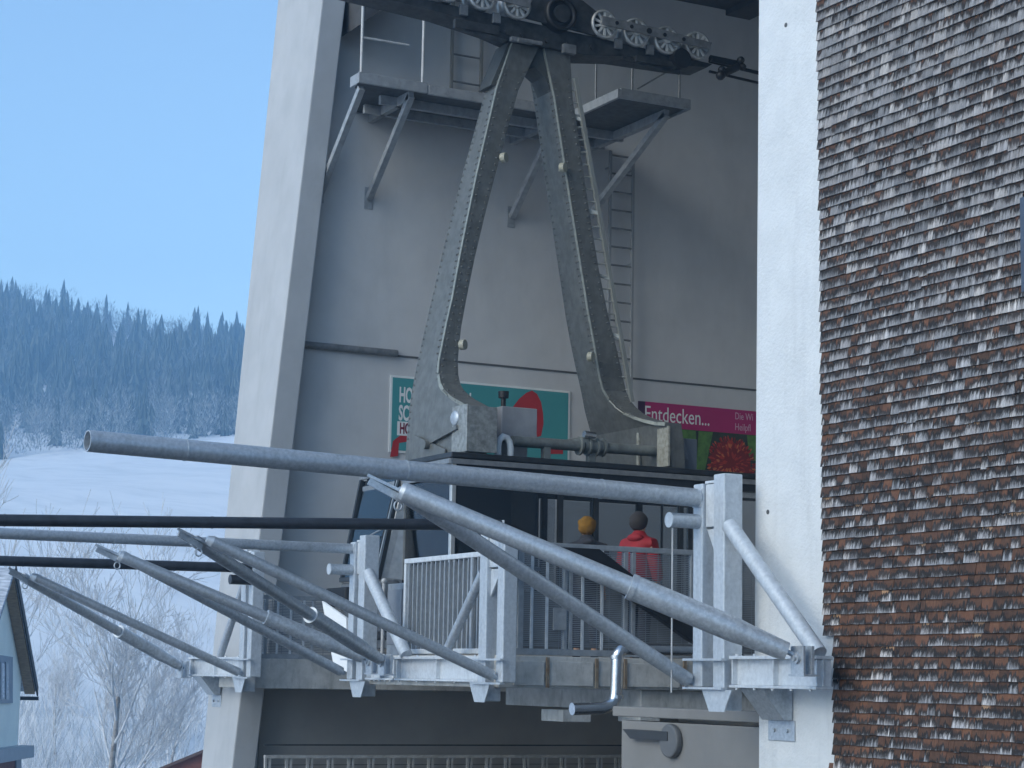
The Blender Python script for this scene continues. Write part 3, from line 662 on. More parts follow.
b = MB(); b.beam((CX0-.335, ymid+.16, 1.3), (CX0-.05, ymid+.09, CZ1-.12), .02, .02, (0,1,0)); obj('windscreen_trim', b, M['cabin_bright'], cc)
b = MB(); b.beam((CX0-.26, ymid+.15, 1.98), (CX0-.26, CY1-.2, 1.80), .018, .018); obj('wiper', b, M['cabin_trim'], cc)
b = MB(); b.prism([(CX0-.02, ymid+.02, 1.3), (CX0-.28, ymid+.09, 1.33), (CX0-.03, ymid+.02, CZ1-.12), (CX0+.01, ymid-.02, CZ1-.12), (CX0+.01, ymid-.02, 1.3)], (0, .01, 0)); obj('side_cheek', b, M['cabin_trim'], cc)
b = MB(); b.prism([(CX0-.31, ymid+.05, 1.29), (CX0-.33, ymid+.05, 1.0), (CX0-.22, ymid+.05, .6), (CX0-.001, ymid+.05, .5), (CX0-.001, ymid+.05, 1.29)], (0, CY1-ymid-.08, 0)); obj('nose_panel', b, M['cabin_skirt'], cc, bevel=.03)
b = MB(); c = at(342, 585, X=CX0-.35); b.box((CX0-.42, c.y-.3, .95), (CX0-.331, c.y+.45, 1.22)); obj('bumper', b, M['black'], cc, bevel=.03)
# handrail poles and bench inside
ig = flat('interior_grey', (.2,.2,.21), .6)
for x in (12.6, 14.2, 15.9):
    b = MB(); b.tube((x, 25.7, CZ0+.12), (x, 25.7, CZ1-.03), .02, n=8); obj('grab_pole', b, ig, cc)
b = MB(); b.box((12.7, CY1-.5, .501), (16.8, CY1-.06, .95)); obj('bench', b, ig, cc, bevel=.02)
b = MB(); b.box((12.05, 25.2, .501), (12.55, 26.6, 1.45)); b.box((12.0, 25.1, 1.451), (12.6, 26.7, 1.49)); obj('control_desk', b, flat('desk_grey', (.32,.33,.35), .5), cc, bevel=.02)
b = MB(); 
for z_ in (1.42,): b.box((12.25, CY0+.08, z_), (13.2, CY0+.35, z_+.05))
obj('shelf', b, flat('shelf_pale', (.6,.62,.65), .5), cc, bevel=.01)

# hanger legs
def leg(front):
    if front: tab = [(9.0, 13.24, .42), (8.3, 12.99, .33), (7.0, 12.70, .27), (6.0, 12.50, .22), (5.13, 12.35, .20), (4.6, 12.23, .23), (4.2, 12.15, .29), (3.9, 12.10, .31), (3.5, 12.06, .32), (2.93, 12.03, .32)]
    else:     tab = [(9.0, 13.76, .42), (8.3, 13.92, .29), (7.0, 14.17, .28), (6.0, 14.37, .27), (5.2, 14.53, .31), (4.6, 14.67, .36), (4.2, 14.79, .38), (3.9, 14.92, .34), (3.5, 15.14, .24), (2.93, 15.22, .22)]
    def X(z):
        for (za, xa, ta), (zb_, xb, tb) in zip(tab, tab[1:]):
            if z >= zb_: k = (za-z)/(za-zb_); return xa+(xb-xa)*k, ta+(tb-ta)*k
        return tab[-1][1], tab[-1][2]
    zs = [9.0, 8.6, 8.3, 7.6, 7.0, 6.4, 5.8, 5.2, 4.8, 4.5, 4.3, 4.12, 3.98, 3.88, 3.78, 3.70, 3.64, 3.58, 3.55]
    yn = {9.0:25.55, 8.6:25.52, 8.3:25.5, 7.6:25.5, 7.0:25.5, 6.4:25.5, 5.8:25.5, 5.2:25.5, 4.8:25.5, 4.5:25.48, 4.3:25.42, 4.12:25.32, 3.98:25.2, 3.88:25.08, 3.78:24.93, 3.70:24.78, 3.64:24.62, 3.58:24.45, 3.55:24.35}
    if not front:
        yn.update({4.5:25.52, 4.3:25.55, 4.12:25.56, 3.98:25.5, 3.88:25.4, 3.78:25.25, 3.70:25.05, 3.64:24.85, 3.58:24.6})
    else:
        yn.update({4.3:25.48, 4.12:25.43, 3.98:25.33, 3.88:25.2, 3.78:25.0, 3.70:24.8, 3.64:24.62})
    def yf(z):
        if front: return 25.88+.36*min(1, max(0, (8.6-z)/3.4)) - .0*z
        return 26.12+.06*min(1, max(0, (8.6-z)/3.4))+.35*max(0, min(1, 4.2-z))
    ring = []
    for z in zs:
        x, t = X(z); ring.append((x, t, yn[z], yf(z), z))
    ring += [(X(3.3)[0], X(3.3)[1], 24.34, yf(3.3), 3.3), (X(2.93)[0], X(2.93)[1], 24.36, yf(2.93), 2.93)]
    # last part of the foot: the far side stays, the near side is the end block
    b = MB(); vs = []
    for x, t, a, c, z in ring: vs += [(x, a, z), (x+t, a, z), (x+t, c, z), (x, c, z)]
    fs = []
    for i in range(len(ring)-1):
        o = i*4
        for k in range(4): fs.append((o+k, o+(k+1) % 4, o+4+(k+1) % 4, o+4+k))
    fs += [(0, 1, 2, 3), tuple(len(vs)-4+k for k in (3, 2, 1, 0))]
    b.add(vs, fs)
    z = 8.6
    def yn_i(z):
        for za, zb_ in zip(zs, zs[1:]):
            if z >= zb_: k = (za-z)/(za-zb_); return yn[za]+(yn[zb_]-yn[za])*k
        return yn[zs[-1]]
    while z > 3.2:
        x, t = X(z)
        spots = [(x-.004, yn_i(z)+.07), (x-.004, yf(z)-.05)]
        if z > 4.4: spots += [(x-.004, yn_i(z)+.13)]
        for xx, yy in spots: b.tube((xx+.004, yy, z), (xx-.014, yy, z), .018, .011, n=6)
        if z > 3.7:
            for xx in (x+.045, x+t-.045): b.tube((xx, yn_i(z)+.004, z), (xx, yn_i(z)-.014, z), .018, .011, n=6)
        z -= .095
    lo = obj('hanger_leg', b, M['hanger'], cc)
    # flange strips and rivets
    b = MB(); rv = MB()
    for i in range(len(ring)-1):
        x, t, a, c, z = ring[i]; x2, t2, a2, c2, z2 = ring[i+1]
        if z2 < 3.5: continue
        b.beam((x-.008, a+.02, z), (x2-.008, a2+.02, z2), .012, .05, (0, 1, 0)) if abs(a-a2) < .08 else b.beam((x-.008, a+.0, z-.025), (x2-.008, a2+.0, z2-.025), .012, .05, (0, 1, .5))
    obj('flange', b, surf('hanger_flange', (.34,.35,.31), (.25,.26,.23), 12, .45, .3), lo)
    if front:
        c = at(455, 418, X=X(3.6)[0]-.06)
        b = MB(); b.lathe(c, (-1, -.12, 0), [(0, .02), (.085, .02), (.1, .0), (.1, -.03), (.06, -.09), (0, -.1)], 20); hl = obj('headlight', b, M['galv'], lo)
        b = MB(); b.beam((X(3.2)[0]-.04, 25.4, 3.15), (X(3.3)[0]-.04, 24.55, 3.28), .05, .05); b.tube((X(3.2)[0]-.12, 25.42, 3.12), (X(3.2)[0]+.02, 25.42, 3.12), .06, n=12); b.prism([(X(3.2)[0]-.03, 26.1, 2.95), (X(3.2)[0]-.03, 24.9, 2.95), (X(3.2)[0]-.03, 24.9, 3.02), (X(3.2)[0]-.03, 25.9, 3.3)], (-.02, 0, 0)); obj('damper', b, M['hanger'], lo)
        b = MB()
        xe, te = X(3.3)
        b.box((xe-.03, 24.3, 2.94), (xe-.002, 24.75, 3.57)); b.box((xe-.0015, 24.3, 2.94), (xe+te+.1, 24.338, 3.55))
        obj('end_plate', b, surf('end_plate', (.36,.37,.36), (.22,.23,.22), 14, .5, .4, stains=(12,.7,(1,1,1))), lo, bevel=.006)
    else:
        xe, te = X(3.3)
        ep = surf('end_plate_pale', (.42,.41,.36), (.26,.25,.2), 14, .5, .3)
        for y0, y1 in ((24.31, 24.6), (25.1, 25.16)):
            b = MB(); b.box((xe-.04, y0, 2.94), (xe-.002, y1, 3.5)); obj('end_plate', b, ep, lo, bevel=.006)
        # leg ladder
        b = MB()
        pa, pb = at(575, 78, Y=25.5), at(632, 402, Y=25.5)
        b.beam(pa, pb, .055, .06, (0, 1, 0)); n = 26
        for k in range(1, n):
            p = pa+(pb-pa)*(k/n); x, t = X(p.z); b.tube(p, V((x+t-.01, 25.55, p.z)), .014, n=6)
        for k in (.13, .42, .62, .8):
            p = pa+(pb-pa)*k; x, t = X(p.z); b.beam(p, V((x+t-.02, 25.6, p.z+.05)), .04, .05)
        obj('leg_ladder', b, flat('leg_ladder_paint', (.30,.31,.29), .5, .3), lo)
    lugm = flat('lug_paint', (.36,.35,.28), .5)
    for px, py in (((503, 158), (462, 345)) if front else ((562, 168), (590, 357))):
        b = MB(); p = at(px, py, Y=25.45); b.tube(p+V((-.02, 0, 0)), p+V((.02, -.06, 0)), .07, n=14); b.box(p+V((.0, -.02, -.03)), p+V((.07, .1, .03)))
        obj('pulley_lug', b, lugm, lo)
leg(True); leg(False)
# hanger head: webs that join both legs, with an arched cut-out
b = MB(); head = [(12.93, 8.35), (13.2, 9.02), (14.18, 9.02), (14.24, 8.55), (13.92, 8.35), (13.80, 8.60), (13.62, 8.72), (13.46, 8.62), (13.34, 8.35)]
b.prism([(x, 25.6, z) for x, z in head], (0, .4, 0)); obj('hanger_head', b, surf('hanger_head_paint', (.10,.105,.10), (.07,.073,.07), 4, .5, .3), cc)
# things on the roof
b = MB(); p = at(492, 405, Y=24.9); q = at(537, 438, Y=24.9); b.box((p.x+.15, 24.9, q.z-.05), (q.x, 25.35, p.z)); b.box((p.x+.35, 24.98, CZ1+.061), (q.x-.1, 25.3, q.z-.051)); obj('roof_box', b, M['box_grey'], cc, bevel=.012)
b = MB(); c = at(503.5, 398, Y=25.1); b.tube(c-V((0,0,.12)), c, .035, n=12); b.tube(c, c+V((0,0,.09)), .07, .075, n=14); obj('roof_beacon', b, M['black'], cc)
b = MB(); pts = [at(x, y, Y=24.45) for x, y in ((498,455),(498,446),(499.5,440),(503,436.5),(507,438),(509.5,442),(510.5,448),(510.5,456))]; b.path(pts, .045, 12); obj('vent_pipe', b, flat('vent_white', (.62,.66,.68), .4), cc)
b = MB(); p, q = at(512, 441, Y=24.75), at(676, 453, Y=24.75); b.tube(p, q, .075, n=16); b.tube(p+(q-p)*.42, p+(q-p)*.53, .10, n=16)
b.tube(p+(q-p)*.30+V((0,0,.03)), p+(q-p)*.44+V((0,0,.06)), .03, .09, n=12)
for k in (.40, .45, .50, .54): c = p+(q-p)*k; b.tube(c-V((.015,0,0)), c+V((.015,0,0)), .13, n=16)
for k in (.2, .47, .9): c = p+(q-p)*k; b.box((c.x-.05, c.y-.05, CZ1+.061), (c.x+.05, c.y+.05, c.z-.03))
obj('roof_tube', b, surf('roof_tube', (.22,.24,.23), (.15,.16,.155), 8, .5, .3), cc)
b = MB(); p = at(584, 434, Y=24.66); b.tube(p, p+V((.17,0,-.01)), .05, n=14); obj('roof_cylinder', b, M['stainless'], cc)
b = MB(); p = at(676, 434, Y=24.5); q = at(700, 462, Y=24.5); b.box((p.x, 24.5, CZ1+.061), (p.x+.35, 24.9, p.z-.05)); b.beam((p.x+.02, 24.45, p.z), (p.x+.12, 24.45, q.z), .06, .08, (0,1,0)); obj('roof_box', b, flat('box_blue_grey', (.13,.15,.18), .5), cc, bevel=.01)
# carriage
b = MB(); b.prism([(9.9, 25.48, 9.46), (9.9, 25.48, 9.38), (11.1, 25.48, 9.30), (12.1, 25.48, 9.24), (12.9, 25.48, 9.13), (13.4, 25.48, 9.01), (14.4, 25.48, 8.99), (15.0, 25.48, 9.07), (16.1, 25.48, 9.10), (16.5, 25.48, 9.13), (16.6, 25.48, 9.2), (15.2, 25.48, 9.26), (13.2, 25.48, 9.34)], (0, .5, 0)); car = obj('carriage', b, M['carriage'], cc, bevel=.01)
def bx(a, c): return lambda q: q.box(a, c)
def tb_(a, c, r, n=10): return lambda q: q.tube(a, c, r, n=n)
each('brake_shoe', [lambda q: q.prism([(12.5, 25.42, 9.06), (13.1, 25.42, 8.99), (13.0, 25.42, 8.92), (12.4, 25.42, 9.0)], (0, .05, 0)), bx((12.25, 25.40, 9.03), (12.95, 25.475, 9.16)), bx((15.2, 25.38, 9.0), (15.9, 25.475, 9.09)),
    lambda q: q.prism([(15.0, 25.44, 9.0), (16.0, 25.44, 8.93), (16.0, 25.44, 8.99), (15.0, 25.44, 9.06)], (0, .035, 0))], M['carriage'], car, .006)
each('bracket', [bx((13.15, 25.4, 8.99), (13.5, 25.475, 9.05)), bx((14.0, 25.4, 8.95), (14.2, 25.475, 9.08)), tb_((13.24, 25.38, 9.0), (13.62, 25.38, 9.01), .03, 8)], M['carriage_grey'], car)
each('bolt', [tb_((x, 25.479, z), (x, 25.45, z), .035) for x, z in ((13.1, 9.12), (13.35, 9.12), (13.75, 9.1), (14.1, 9.1), (14.5, 9.12))], M['carriage'], car)
b = MB(); b.tube((13.92, 25.55, 9.49), (13.92, 25.36, 9.49), .25, n=28); b.lathe((13.92, 25.36, 9.49), (0, -1, 0), [(.25, 0), (.25, .03), (.20, .05), (.18, .0)], 28); pv_ = obj('pivot', b, M['black'], car)
b = MB(); b.tube((13.92, 25.37, 9.49), (13.92, 25.32, 9.49), .13, n=24); obj('pivot_cap', b, M['carriage'], pv_)
b = MB(); b.prism([(13.35, 25.46, 9.36), (14.6, 25.46, 9.28), (14.6, 25.46, 9.62), (14.3, 25.46, 9.78), (13.6, 25.46, 9.82), (13.35, 25.46, 9.7)], (0, -.05, 0)); obj('side_plate', b, M['carriage'], car, bevel=.01)
def wheel(x, z, r=.215):
    c = V((x, 25.50, z-.03)); b = MB()
    b.lathe(c, (0, -1, 0), [(r*.82, -.12), (r, -.12), (r, -.05), (r*.88, -.03), (r*.88, .05), (r, .06), (r, .13), (r*.84, .14), (r*.84, .09), (0, .09)], 26)
    w_ = obj('wheel', b, M['wheel'], car)
    b = MB(); b.tube(c+V((0,-.09,0)), c+V((0,-.2,0)), .05, n=14)
    for k in range(10):
        a = 2*math.pi*(k+.5)/10; d = V((math.cos(a), 0, math.sin(a))); b.beam(c+d*.06+V((0,-.11,0)), c+d*r*.84+V((0,-.11,0)), .035, .022, (0, 1, 0))
    obj('spokes', b, flat('spoke_%d' % int(x*100), (.72,.73,.72), .4, .2), w_)
WH = [(10.95, 9.70), (11.55, 9.66), (12.12, 9.62), (12.66, 9.59), (13.22, 9.55), (14.66, 9.50), (15.2, 9.465), (15.73, 9.43), (16.27, 9.44)]
for x, z in WH: wheel(x, z)
each('equaliser_bar', [lambda q: q.prism([(14.55, 25.30, 9.42), (14.55, 25.30, 9.55), (15.45, 25.30, 9.52), (16.45, 25.30, 9.45), (16.4, 25.30, 9.34), (15.45, 25.30, 9.38)], (0, -.03, 0)),
    lambda q: q.prism([(11.2, 25.30, 9.56), (11.2, 25.30, 9.69), (12.4, 25.30, 9.65), (13.4, 25.30, 9.58), (13.35, 25.30, 9.46), (12.3, 25.30, 9.53)], (0, -.03, 0))], M['carriage_grey'], car, .005)
each('pin', [tb_((x, 25.272, z-.04), (x, 25.262, z-.04), .03 if abs(x-15.35) > .01 else .045, 12) for x, z in ((14.8, 9.52), (15.05, 9.505), (15.35, 9.49), (15.62, 9.475), (15.95, 9.46), (13.0, 9.6), (12.5, 9.63))], M['black'], car)
each('spacer_block', [bx((x-.06, 25.42, z-.09), (x+.06, 25.475, z+.06)) for x, z in ((12.4, 9.33), (12.92, 9.30), (15.47, 9.24), (14.93, 9.25))], M['carriage_grey'], car, .005)
each('guide_roller', [tb_((15.95, 25.45, 9.14), (15.95, 25.30, 9.14), .15, 22)], M['black'], car)
each('rope_clamp', [lambda q: q.tube((16.5, 25.4, 9.25), (17.0, 25.4, 9.24), .05, n=10), lambda q: (q.tube((16.68, 25.33, 9.02), (16.95, 25.33, 9.17), .06, n=10), q.ball((16.64, 25.33, 8.99), .075), q.ball((16.66, 25.33, 9.08), .06)),
    lambda q: (q.ball((17.0, 25.33, 9.28), .06), q.ball((17.03, 25.33, 9.18), .06))], M['black'], car)
# ropes
for lab, z0r, z1r, r in (('thick dark track rope passing over the carriage wheels', 9.36, 9.16, .03), ('thin dark haul rope below the track rope at the carriage', 9.1, 8.95, .022)):
    b = MB(); b.tube((16.55, 25.5, 9.24 if r > .025 else 9.08), (24, 25.5, 8.85 if r > .025 else 8.72), r, n=8)
    if r > .025: b.tube((16.5, 25.75, 9.26), (9.8, 25.75, 9.52), r, n=8)
    tag(obj('rope', b, M['black'], loc=(17, 25.5, 9.1)), lab, 'rope')

# ------------------------------------------------------------------ people
def person(loc, H, face, coat, hatc, label, hood=False):
    k = H/1.75
    skin = flat('skin_%s' % label[:8], (.45,.28,.20), .6)
    root = thing('person', label, 'person', loc)
    ca, sa = math.cos(face), math.sin(face)
    def P(x, y, z): return V((x*ca-y*sa, x*sa+y*ca, z))*k     # x forward, y left
    def skinned(name, pts, edges, mat, par, rootv=0, sub=2):
        me = bpy.data.meshes.new(name); me.from_pydata([tuple(P(*p[:3])) for p in pts], edges, [])
        me.materials.append(mat); o = bpy.data.objects.new(name, me); C.objects.link(o); o.parent = par; WLOC[o] = WLOC[root]
        mod = o.modifiers.new('skin', 'SKIN'); mod.use_smooth_shade = True
        if not me.skin_vertices: me.skin_vertices.new()
        sv_ = me.skin_vertices[0].data
        for i, p in enumerate(pts): sv_[i].radius = (p[3]*k, p[4]*k if len(p) > 4 else p[3]*k); sv_[i].use_root = (i == rootv)
        ss = o.modifiers.new('subsurf', 'SUBSURF'); ss.levels = sub; ss.render_levels = sub
        return o
    pts = [(0,0,.95,.13,.10),(0,0,1.15,.12,.09),(0,0,1.38,.15,.09),(0,0,1.47,.06),(.01,0,1.53,.055),(.02,0,1.60,.08,.09),(.02,0,1.69,.075,.085)]
    ed = [(0,1),(1,2),(2,3),(3,4),(4,5),(5,6)]
    for s in (-1, 1):
        o = len(pts); pts += [(0,s*.18,1.40,.055),(-.01,s*.24,1.14,.042),(.10,s*.22,.92,.03),(.14,s*.21,.86,.032,.02)]
        ed += [(2,o),(o,o+1),(o+1,o+2),(o+2,o+3)]
        for j, (dy, L) in enumerate(((-.03,.07),(-.01,.08),(.01,.078),(.03,.06))):
            q = len(pts); pts += [(.165,s*(.21)+dy,.82,.009),(.175,s*.21+dy,.82-L*.5,.008),(.165,s*.21+dy,.82-L,.007)]; ed += [(o+3,q),(q,q+1),(q+1,q+2)]
        q = len(pts); pts += [(.17,s*.165,.855,.010),(.185,s*.15,.82,.009)]; ed += [(o+3,q),(q,q+1)]
        o = len(pts); pts += [(0,s*.09,.86,.085),(.01,s*.10,.48,.055),(-.02,s*.11,.10,.042),(.02,s*.11,.04,.045),(.14,s*.12,.03,.04,.03)]
        ed += [(0,o),(o,o+1),(o+1,o+2),(o+2,o+3),(o+3,o+4)]
    body = skinned('body', pts, ed, skin, root)
    jp = [(0,0,.70,.20,.17),(0,0,.95,.19,.16),(0,0,1.18,.175,.14),(0,0,1.38,.18,.13),(0,0,1.47,.10),(0,0,1.57,.085)]; je = [(0,1),(1,2),(2,3),(3,4),(4,5)]
    for s in (-1, 1):
        o = len(jp); jp += [(0,s*.20,1.38,.095),(-.01,s*.26,1.14,.085),(.09,s*.235,.93,.07)]; je += [(3,o),(o,o+1),(o+1,o+2)]
    skinned('jacket', jp, je, coat, root)
    tp = [(0,0,1.06,.15,.12),(0,0,.93,.16,.125)]; te = [(0,1)]
    for s in (-1, 1):
        o = len(tp); tp += [(0,s*.095,.84,.1),(.01,s*.10,.48,.075),(-.02,s*.11,.12,.06)]; te += [(1,o),(o,o+1),(o+1,o+2)]
    skinned('trousers', tp, te, flat('trousers', (.03,.033,.045), .8), root)
    sp2 = []; se2 = []
    for s in (-1, 1):
        o = len(sp2); sp2 += [(-.02,s*.11,.13,.058),(.02,s*.11,.05,.056),(.15,s*.12,.035,.05,.038)]; se2 += [(o,o+1),(o+1,o+2)]
    for q in (0, 3): skinned('shoe', sp2[q:q+3], [(0,1),(1,2)], flat('shoe_leather', (.02,.02,.022), .6), root)
    W = V(loc)
    def ab(p): return W+P(*p)
    b = MB()
    b.ball(ab((-.012,0,1.665)), .112*k, 18, 12, (1.05,.92,1.08))
    jr = random.Random(5)
    for q in b.v: q += V((jr.uniform(-1,1), jr.uniform(-1,1), jr.uniform(-1,1)))*.006
    if hood: b.tube(ab((0,0,1.69)), ab((0,0,1.735)), .118*k, .112*k, n=18)
    obj('hat', b, hatc, root)
    b = MB(); b.ball(ab((-.07,0,1.46)), .105*k, 14, 9, (.8,1.35,.55)); obj('collar', b, coat, root)
    b = MB(); b.ball(ab((.105,0,1.60)), .018*k, 8, 6, (1.2,.8,1.3)); obj('nose', b, skin, body)
    b = MB()
    for s in (-1, 1): b.ball(ab((.092,s*.032,1.635)), .012*k, 8, 6)
    obj('eyes', b, flat('eye_dark', (.02,.02,.02), .3), body)
    b = MB(); b.box(ab((.09,-.025,1.55)), ab((.098,.025,1.557))); obj('mouth', b, flat('lips', (.3,.12,.1), .5), body)
    return root
pr_ = at(639, 531, Y=21.4); py_ = at(587, 526, Y=23.3)
person((pr_.x, 21.4, .251), pr_.z-.251+.20, R_(20), surf('red_jacket', (.30,.008,.013), (.23,.006,.01), 6, .75, bump=.1), flat('dark_hair', (.035,.03,.028), .9), 'person in a red jacket with dark hair on the platform behind the mesh fence', False)
person((py_.x, 23.3, .251), py_.z-.251+.09, R_(60), surf('dark_coat', (.03,.032,.04), (.02,.022,.03), 6, .8), surf('mustard_knit', (.24,.115,.010), (.17,.08,.008), 20, .9, bump=.2), 'person in a mustard yellow hood and dark coat on the platform beside the cabin', True)

# ------------------------------------------------------------------ terrain
def W2(d, s): return F*d + RT*s       # d metres ahead of the camera, s to its right
def noise2(x, y):
    return math.sin(x*1.3+y*.7)*.5+math.sin(x*2.9-y*1.9+1.3)*.27+math.sin(x*5.1+y*4.3+.4)*.15
def height(d, s):
    edge = 425 + 18*noise2(s/60, 1.2)
    zE = min(52, max(34, 40+(s+105)*.17))
    if d < 95: h = ZG
    elif d < edge: t = (d-95)/(edge-95); h = ZG + (zE-ZG)*(t**1.12) + .9*noise2(d/40, s/40)*min(1, t*3)
    else:
        ridge = 133 - (s+185)*.215 + 2.5*noise2(s/26, .3)
        ridge = max(95, min(165, ridge))
        t = min(1, (d-edge)/(750-edge)); h = zE + (ridge-zE)*t + 3*noise2(d/50, s/50)*t*(1-t)*4
        if d > 750: h = ridge - (d-750)*.10
    return h
ds_ = [-1200,-600,-200,-60,0,30,60,80,95,110,130,150,175,200,225,250,275,300,325,350,375,395,410,425,440,455,475,500,530,560,590,620,650,680,710,735,750,765,800,880]
ss_ = [-1300,-900,-600,-450,-380,-330] + [-300+10*i for i in range(29)] + [0,60,150,300,600,1300]
b = MB(); vs = []; nn = len(ss_)
for d in ds_:
    for s in ss_:
        p = W2(d, s); vs.append((p.x, p.y, height(d, s)))
fs = [(i*nn+j, i*nn+j+1, (i+1)*nn+j+1, (i+1)*nn+j) for i in range(len(ds_)-1) for j in range(nn-1)]
b.add(vs, fs, True)
t = NT('snow_meadow')
v = t.coord(kind='Object'); gp = t.node('ShaderNodeNewGeometry')
n1 = t.noise(gp.outputs['Position'], .05, 8, .62)
mpv = t.node('ShaderNodeMapping'); mpv.inputs['Rotation'].default_value = (0, 0, YAW); mpv.inputs['Scale'].default_value = (.16, .012, .16); t.link(gp.outputs['Position'], mpv.inputs[0])
n2 = t.noise(mpv.outputs[0], 1.6, 7, .65)
snow = t.ramp(n2, [(.30, (.60,.625,.645)), (.52, (.72,.735,.75)), (.75, (.78,.785,.79))])
snow = t.mix(t.ramp(n1, [(.55, (0,0,0)), (.75, (.25,.25,.25))]), snow, (.50,.52,.50))
t.link(snow, t.b.inputs['Base Color']); t.b.inputs['Roughness'].default_value = .8
g = obj('ground', b, t.m, loc=(0, 0, 0)); g['kind'] = 'structure'; g['label'] = 'snowy meadow slope rising behind the station'; g['category'] = 'ground'

# unseen asphalt sheet added to cut light bounced up under the steelwork
b = MB(); vs = []
for d in range(-60, 96, 6):
    for s in range(-9, 112, 6):
        p = W2(d, s); vs.append((p.x, p.y, ZG+.02 if d < 94 else ZG+.005))
nn = 21; b.add(vs, [(i*nn+j, i*nn+j+1, (i+1)*nn+j+1, (i+1)*nn+j) for i in range(25) for j in range(nn-1)], True)
o = obj('bounce_cut_sheet', b, surf('asphalt', (.065,.067,.07), (.045,.047,.05), .8, .9, 0, .2, 60, stains=(.3, .5, (1,1,1))), loc=(0, 0, ZG)); o['kind'] = 'structure'; o['label'] = 'unseen asphalt sheet added below the station to cut bounced light'; o['category'] = 'bounce_cut_sheet'
# ------------------------------------------------------------------ forest
def foliage(name, c1, c2, c3):
    t = NT(name); a = t.node('ShaderNodeAttribute', attribute_name='tone'); s_ = t.node('ShaderNodeSeparateColor'); t.link(a.outputs['Color'], s_.inputs[0])
    t.link(t.ramp(s_.outputs[0], [(0, c1), (.6, c2), (1, c3)]), t.b.inputs['Base Color']); t.b.inputs['Roughness'].default_value = .85; return t.m
M['conifer'] = foliage('conifer_needles', (.018,.030,.022), (.04,.055,.04), (.10,.12,.11))
M['frost'] = foliage('frosted_twigs', (.08,.09,.09), (.26,.28,.29), (.74,.76,.78))
M['bark'] = surf('bark', (.10,.08,.065), (.05,.04,.035), 6, .9)
def conifer(b, tones, base, h, r, rg, layers=7, seg=7):
    base = V(base)
    lean = V((rg.uniform(-.02,.02), rg.uniform(-.02,.02), 0))
    for k in range(layers):
        t0 = .06+.94*k/layers; rr = r*(1-t0)**.85*rg.uniform(.8,1.15)+.12
        zc = base.z + h*t0; zt = base.z + h*min(1.0, t0+1.9/layers)
        off = base + lean*h*t0; a0 = rg.uniform(0, 6.28); vs = []
        for i in range(seg*2):
            a = a0+math.pi*i/seg; q = rr*(rg.uniform(.8,1.2) if i % 2 == 0 else rg.uniform(.35,.6))
            vs.append((off.x+math.cos(a)*q, off.y+math.sin(a)*q, zc - (h*.05 if i % 2 == 0 else -h*.01)))
        vs.append((off.x, off.y, zt)); n = len(vs)-1
        b.add(vs, [(i, (i+1) % n, n) for i in range(n)])
        tones += [rg.uniform(.1,.9)]*n
def with_tone(o, tones):
    me = o.data; ca = me.color_attributes.new('tone', 'FLOAT_COLOR', 'CORNER')
    buf = []
    for p, tn in zip(me.polygons, tones): buf += [tn, tn, tn, 1]*p.loop_total
    ca.data.foreach_set('color', buf)
rg = random.Random(7)
b = MB(); tones = []
for i in range(2600):
    d = rg.uniform(436, 748); s = rg.uniform(-300, -40)
    low = max(0, 1-(d-430)/130)
    if rg.random() < low*.8: continue
    if d > 712: continue
    if noise2(s/34+d/90, d/55) > .35 and rg.random() < .7: continue
    h = rg.uniform(8, 18)*(1-.3*low); conifer(b, tones, (*W2(d, s).xy, height(d, s)-.3), h, h*rg.uniform(.16, .25), rg, 6, 6)
o = obj('forest', b, M['conifer']); tag(o, 'dark hazy conifer forest covering the hillside', 'forest', kind='stuff'); with_tone(o, tones)
# bare frosted broadleaf wood: clouds of thin twigs
b = MB(); tones = []
def twig_cloud(b, tones, base, h, w, n, rg, tn0=.4):
    base = V(base)
    for k in range(n):
        u = rg.random(); z = h*(.15+.85*u); rad = w*math.sqrt(rg.random())*(1-.55*abs(u-.45))
        a = rg.uniform(0, 6.28); p = base+V((math.cos(a)*rad, math.sin(a)*rad, z))
        d = (V((math.cos(a)*.5, math.sin(a)*.5, 1.0))+V((rg.uniform(-.4,.4), rg.uniform(-.4,.4), 0))).normalized()*h*rg.uniform(.08,.17)
        s = V((rg.uniform(-1,1), rg.uniform(-1,1), rg.uniform(-.3,.3))).normalized()*rg.uniform(.05,.12)
        b.add([p-s, p+s, p+d], [(0, 1, 2)]); tones.append(min(1, max(0, rg.gauss(tn0,.16))))
for i in range(620):
    d = 428+abs(rg.gauss(0, 42)); s = rg.uniform(-300, -40)
    h = rg.uniform(5, 11); twig_cloud(b, tones, (*W2(d, s).xy, height(d, s)-.5), h, h*.32, 130, rg, rg.uniform(.2, .55))
for i in range(620):
    d = rg.uniform(470, 752); s = rg.uniform(-300, -40)
    h = rg.uniform(8, 14); twig_cloud(b, tones, (*W2(d, s).xy, height(d, s)-.5), h, h*.35, 90, rg, rg.uniform(.0, .3))
for i in range(330):
    d = rg.uniform(712, 753); s = rg.uniform(-300, -60)
    h = rg.uniform(5, 11); twig_cloud(b, tones, (*W2(d, s).xy, height(d, s)-.5), h, h*.45, 130, rg, .06)
o = obj('woods', b, M['frost']); tag(o, 'pale frosted bare woodland mixed along the foot of the forest', 'woodland', kind='stuff'); with_tone(o, tones)
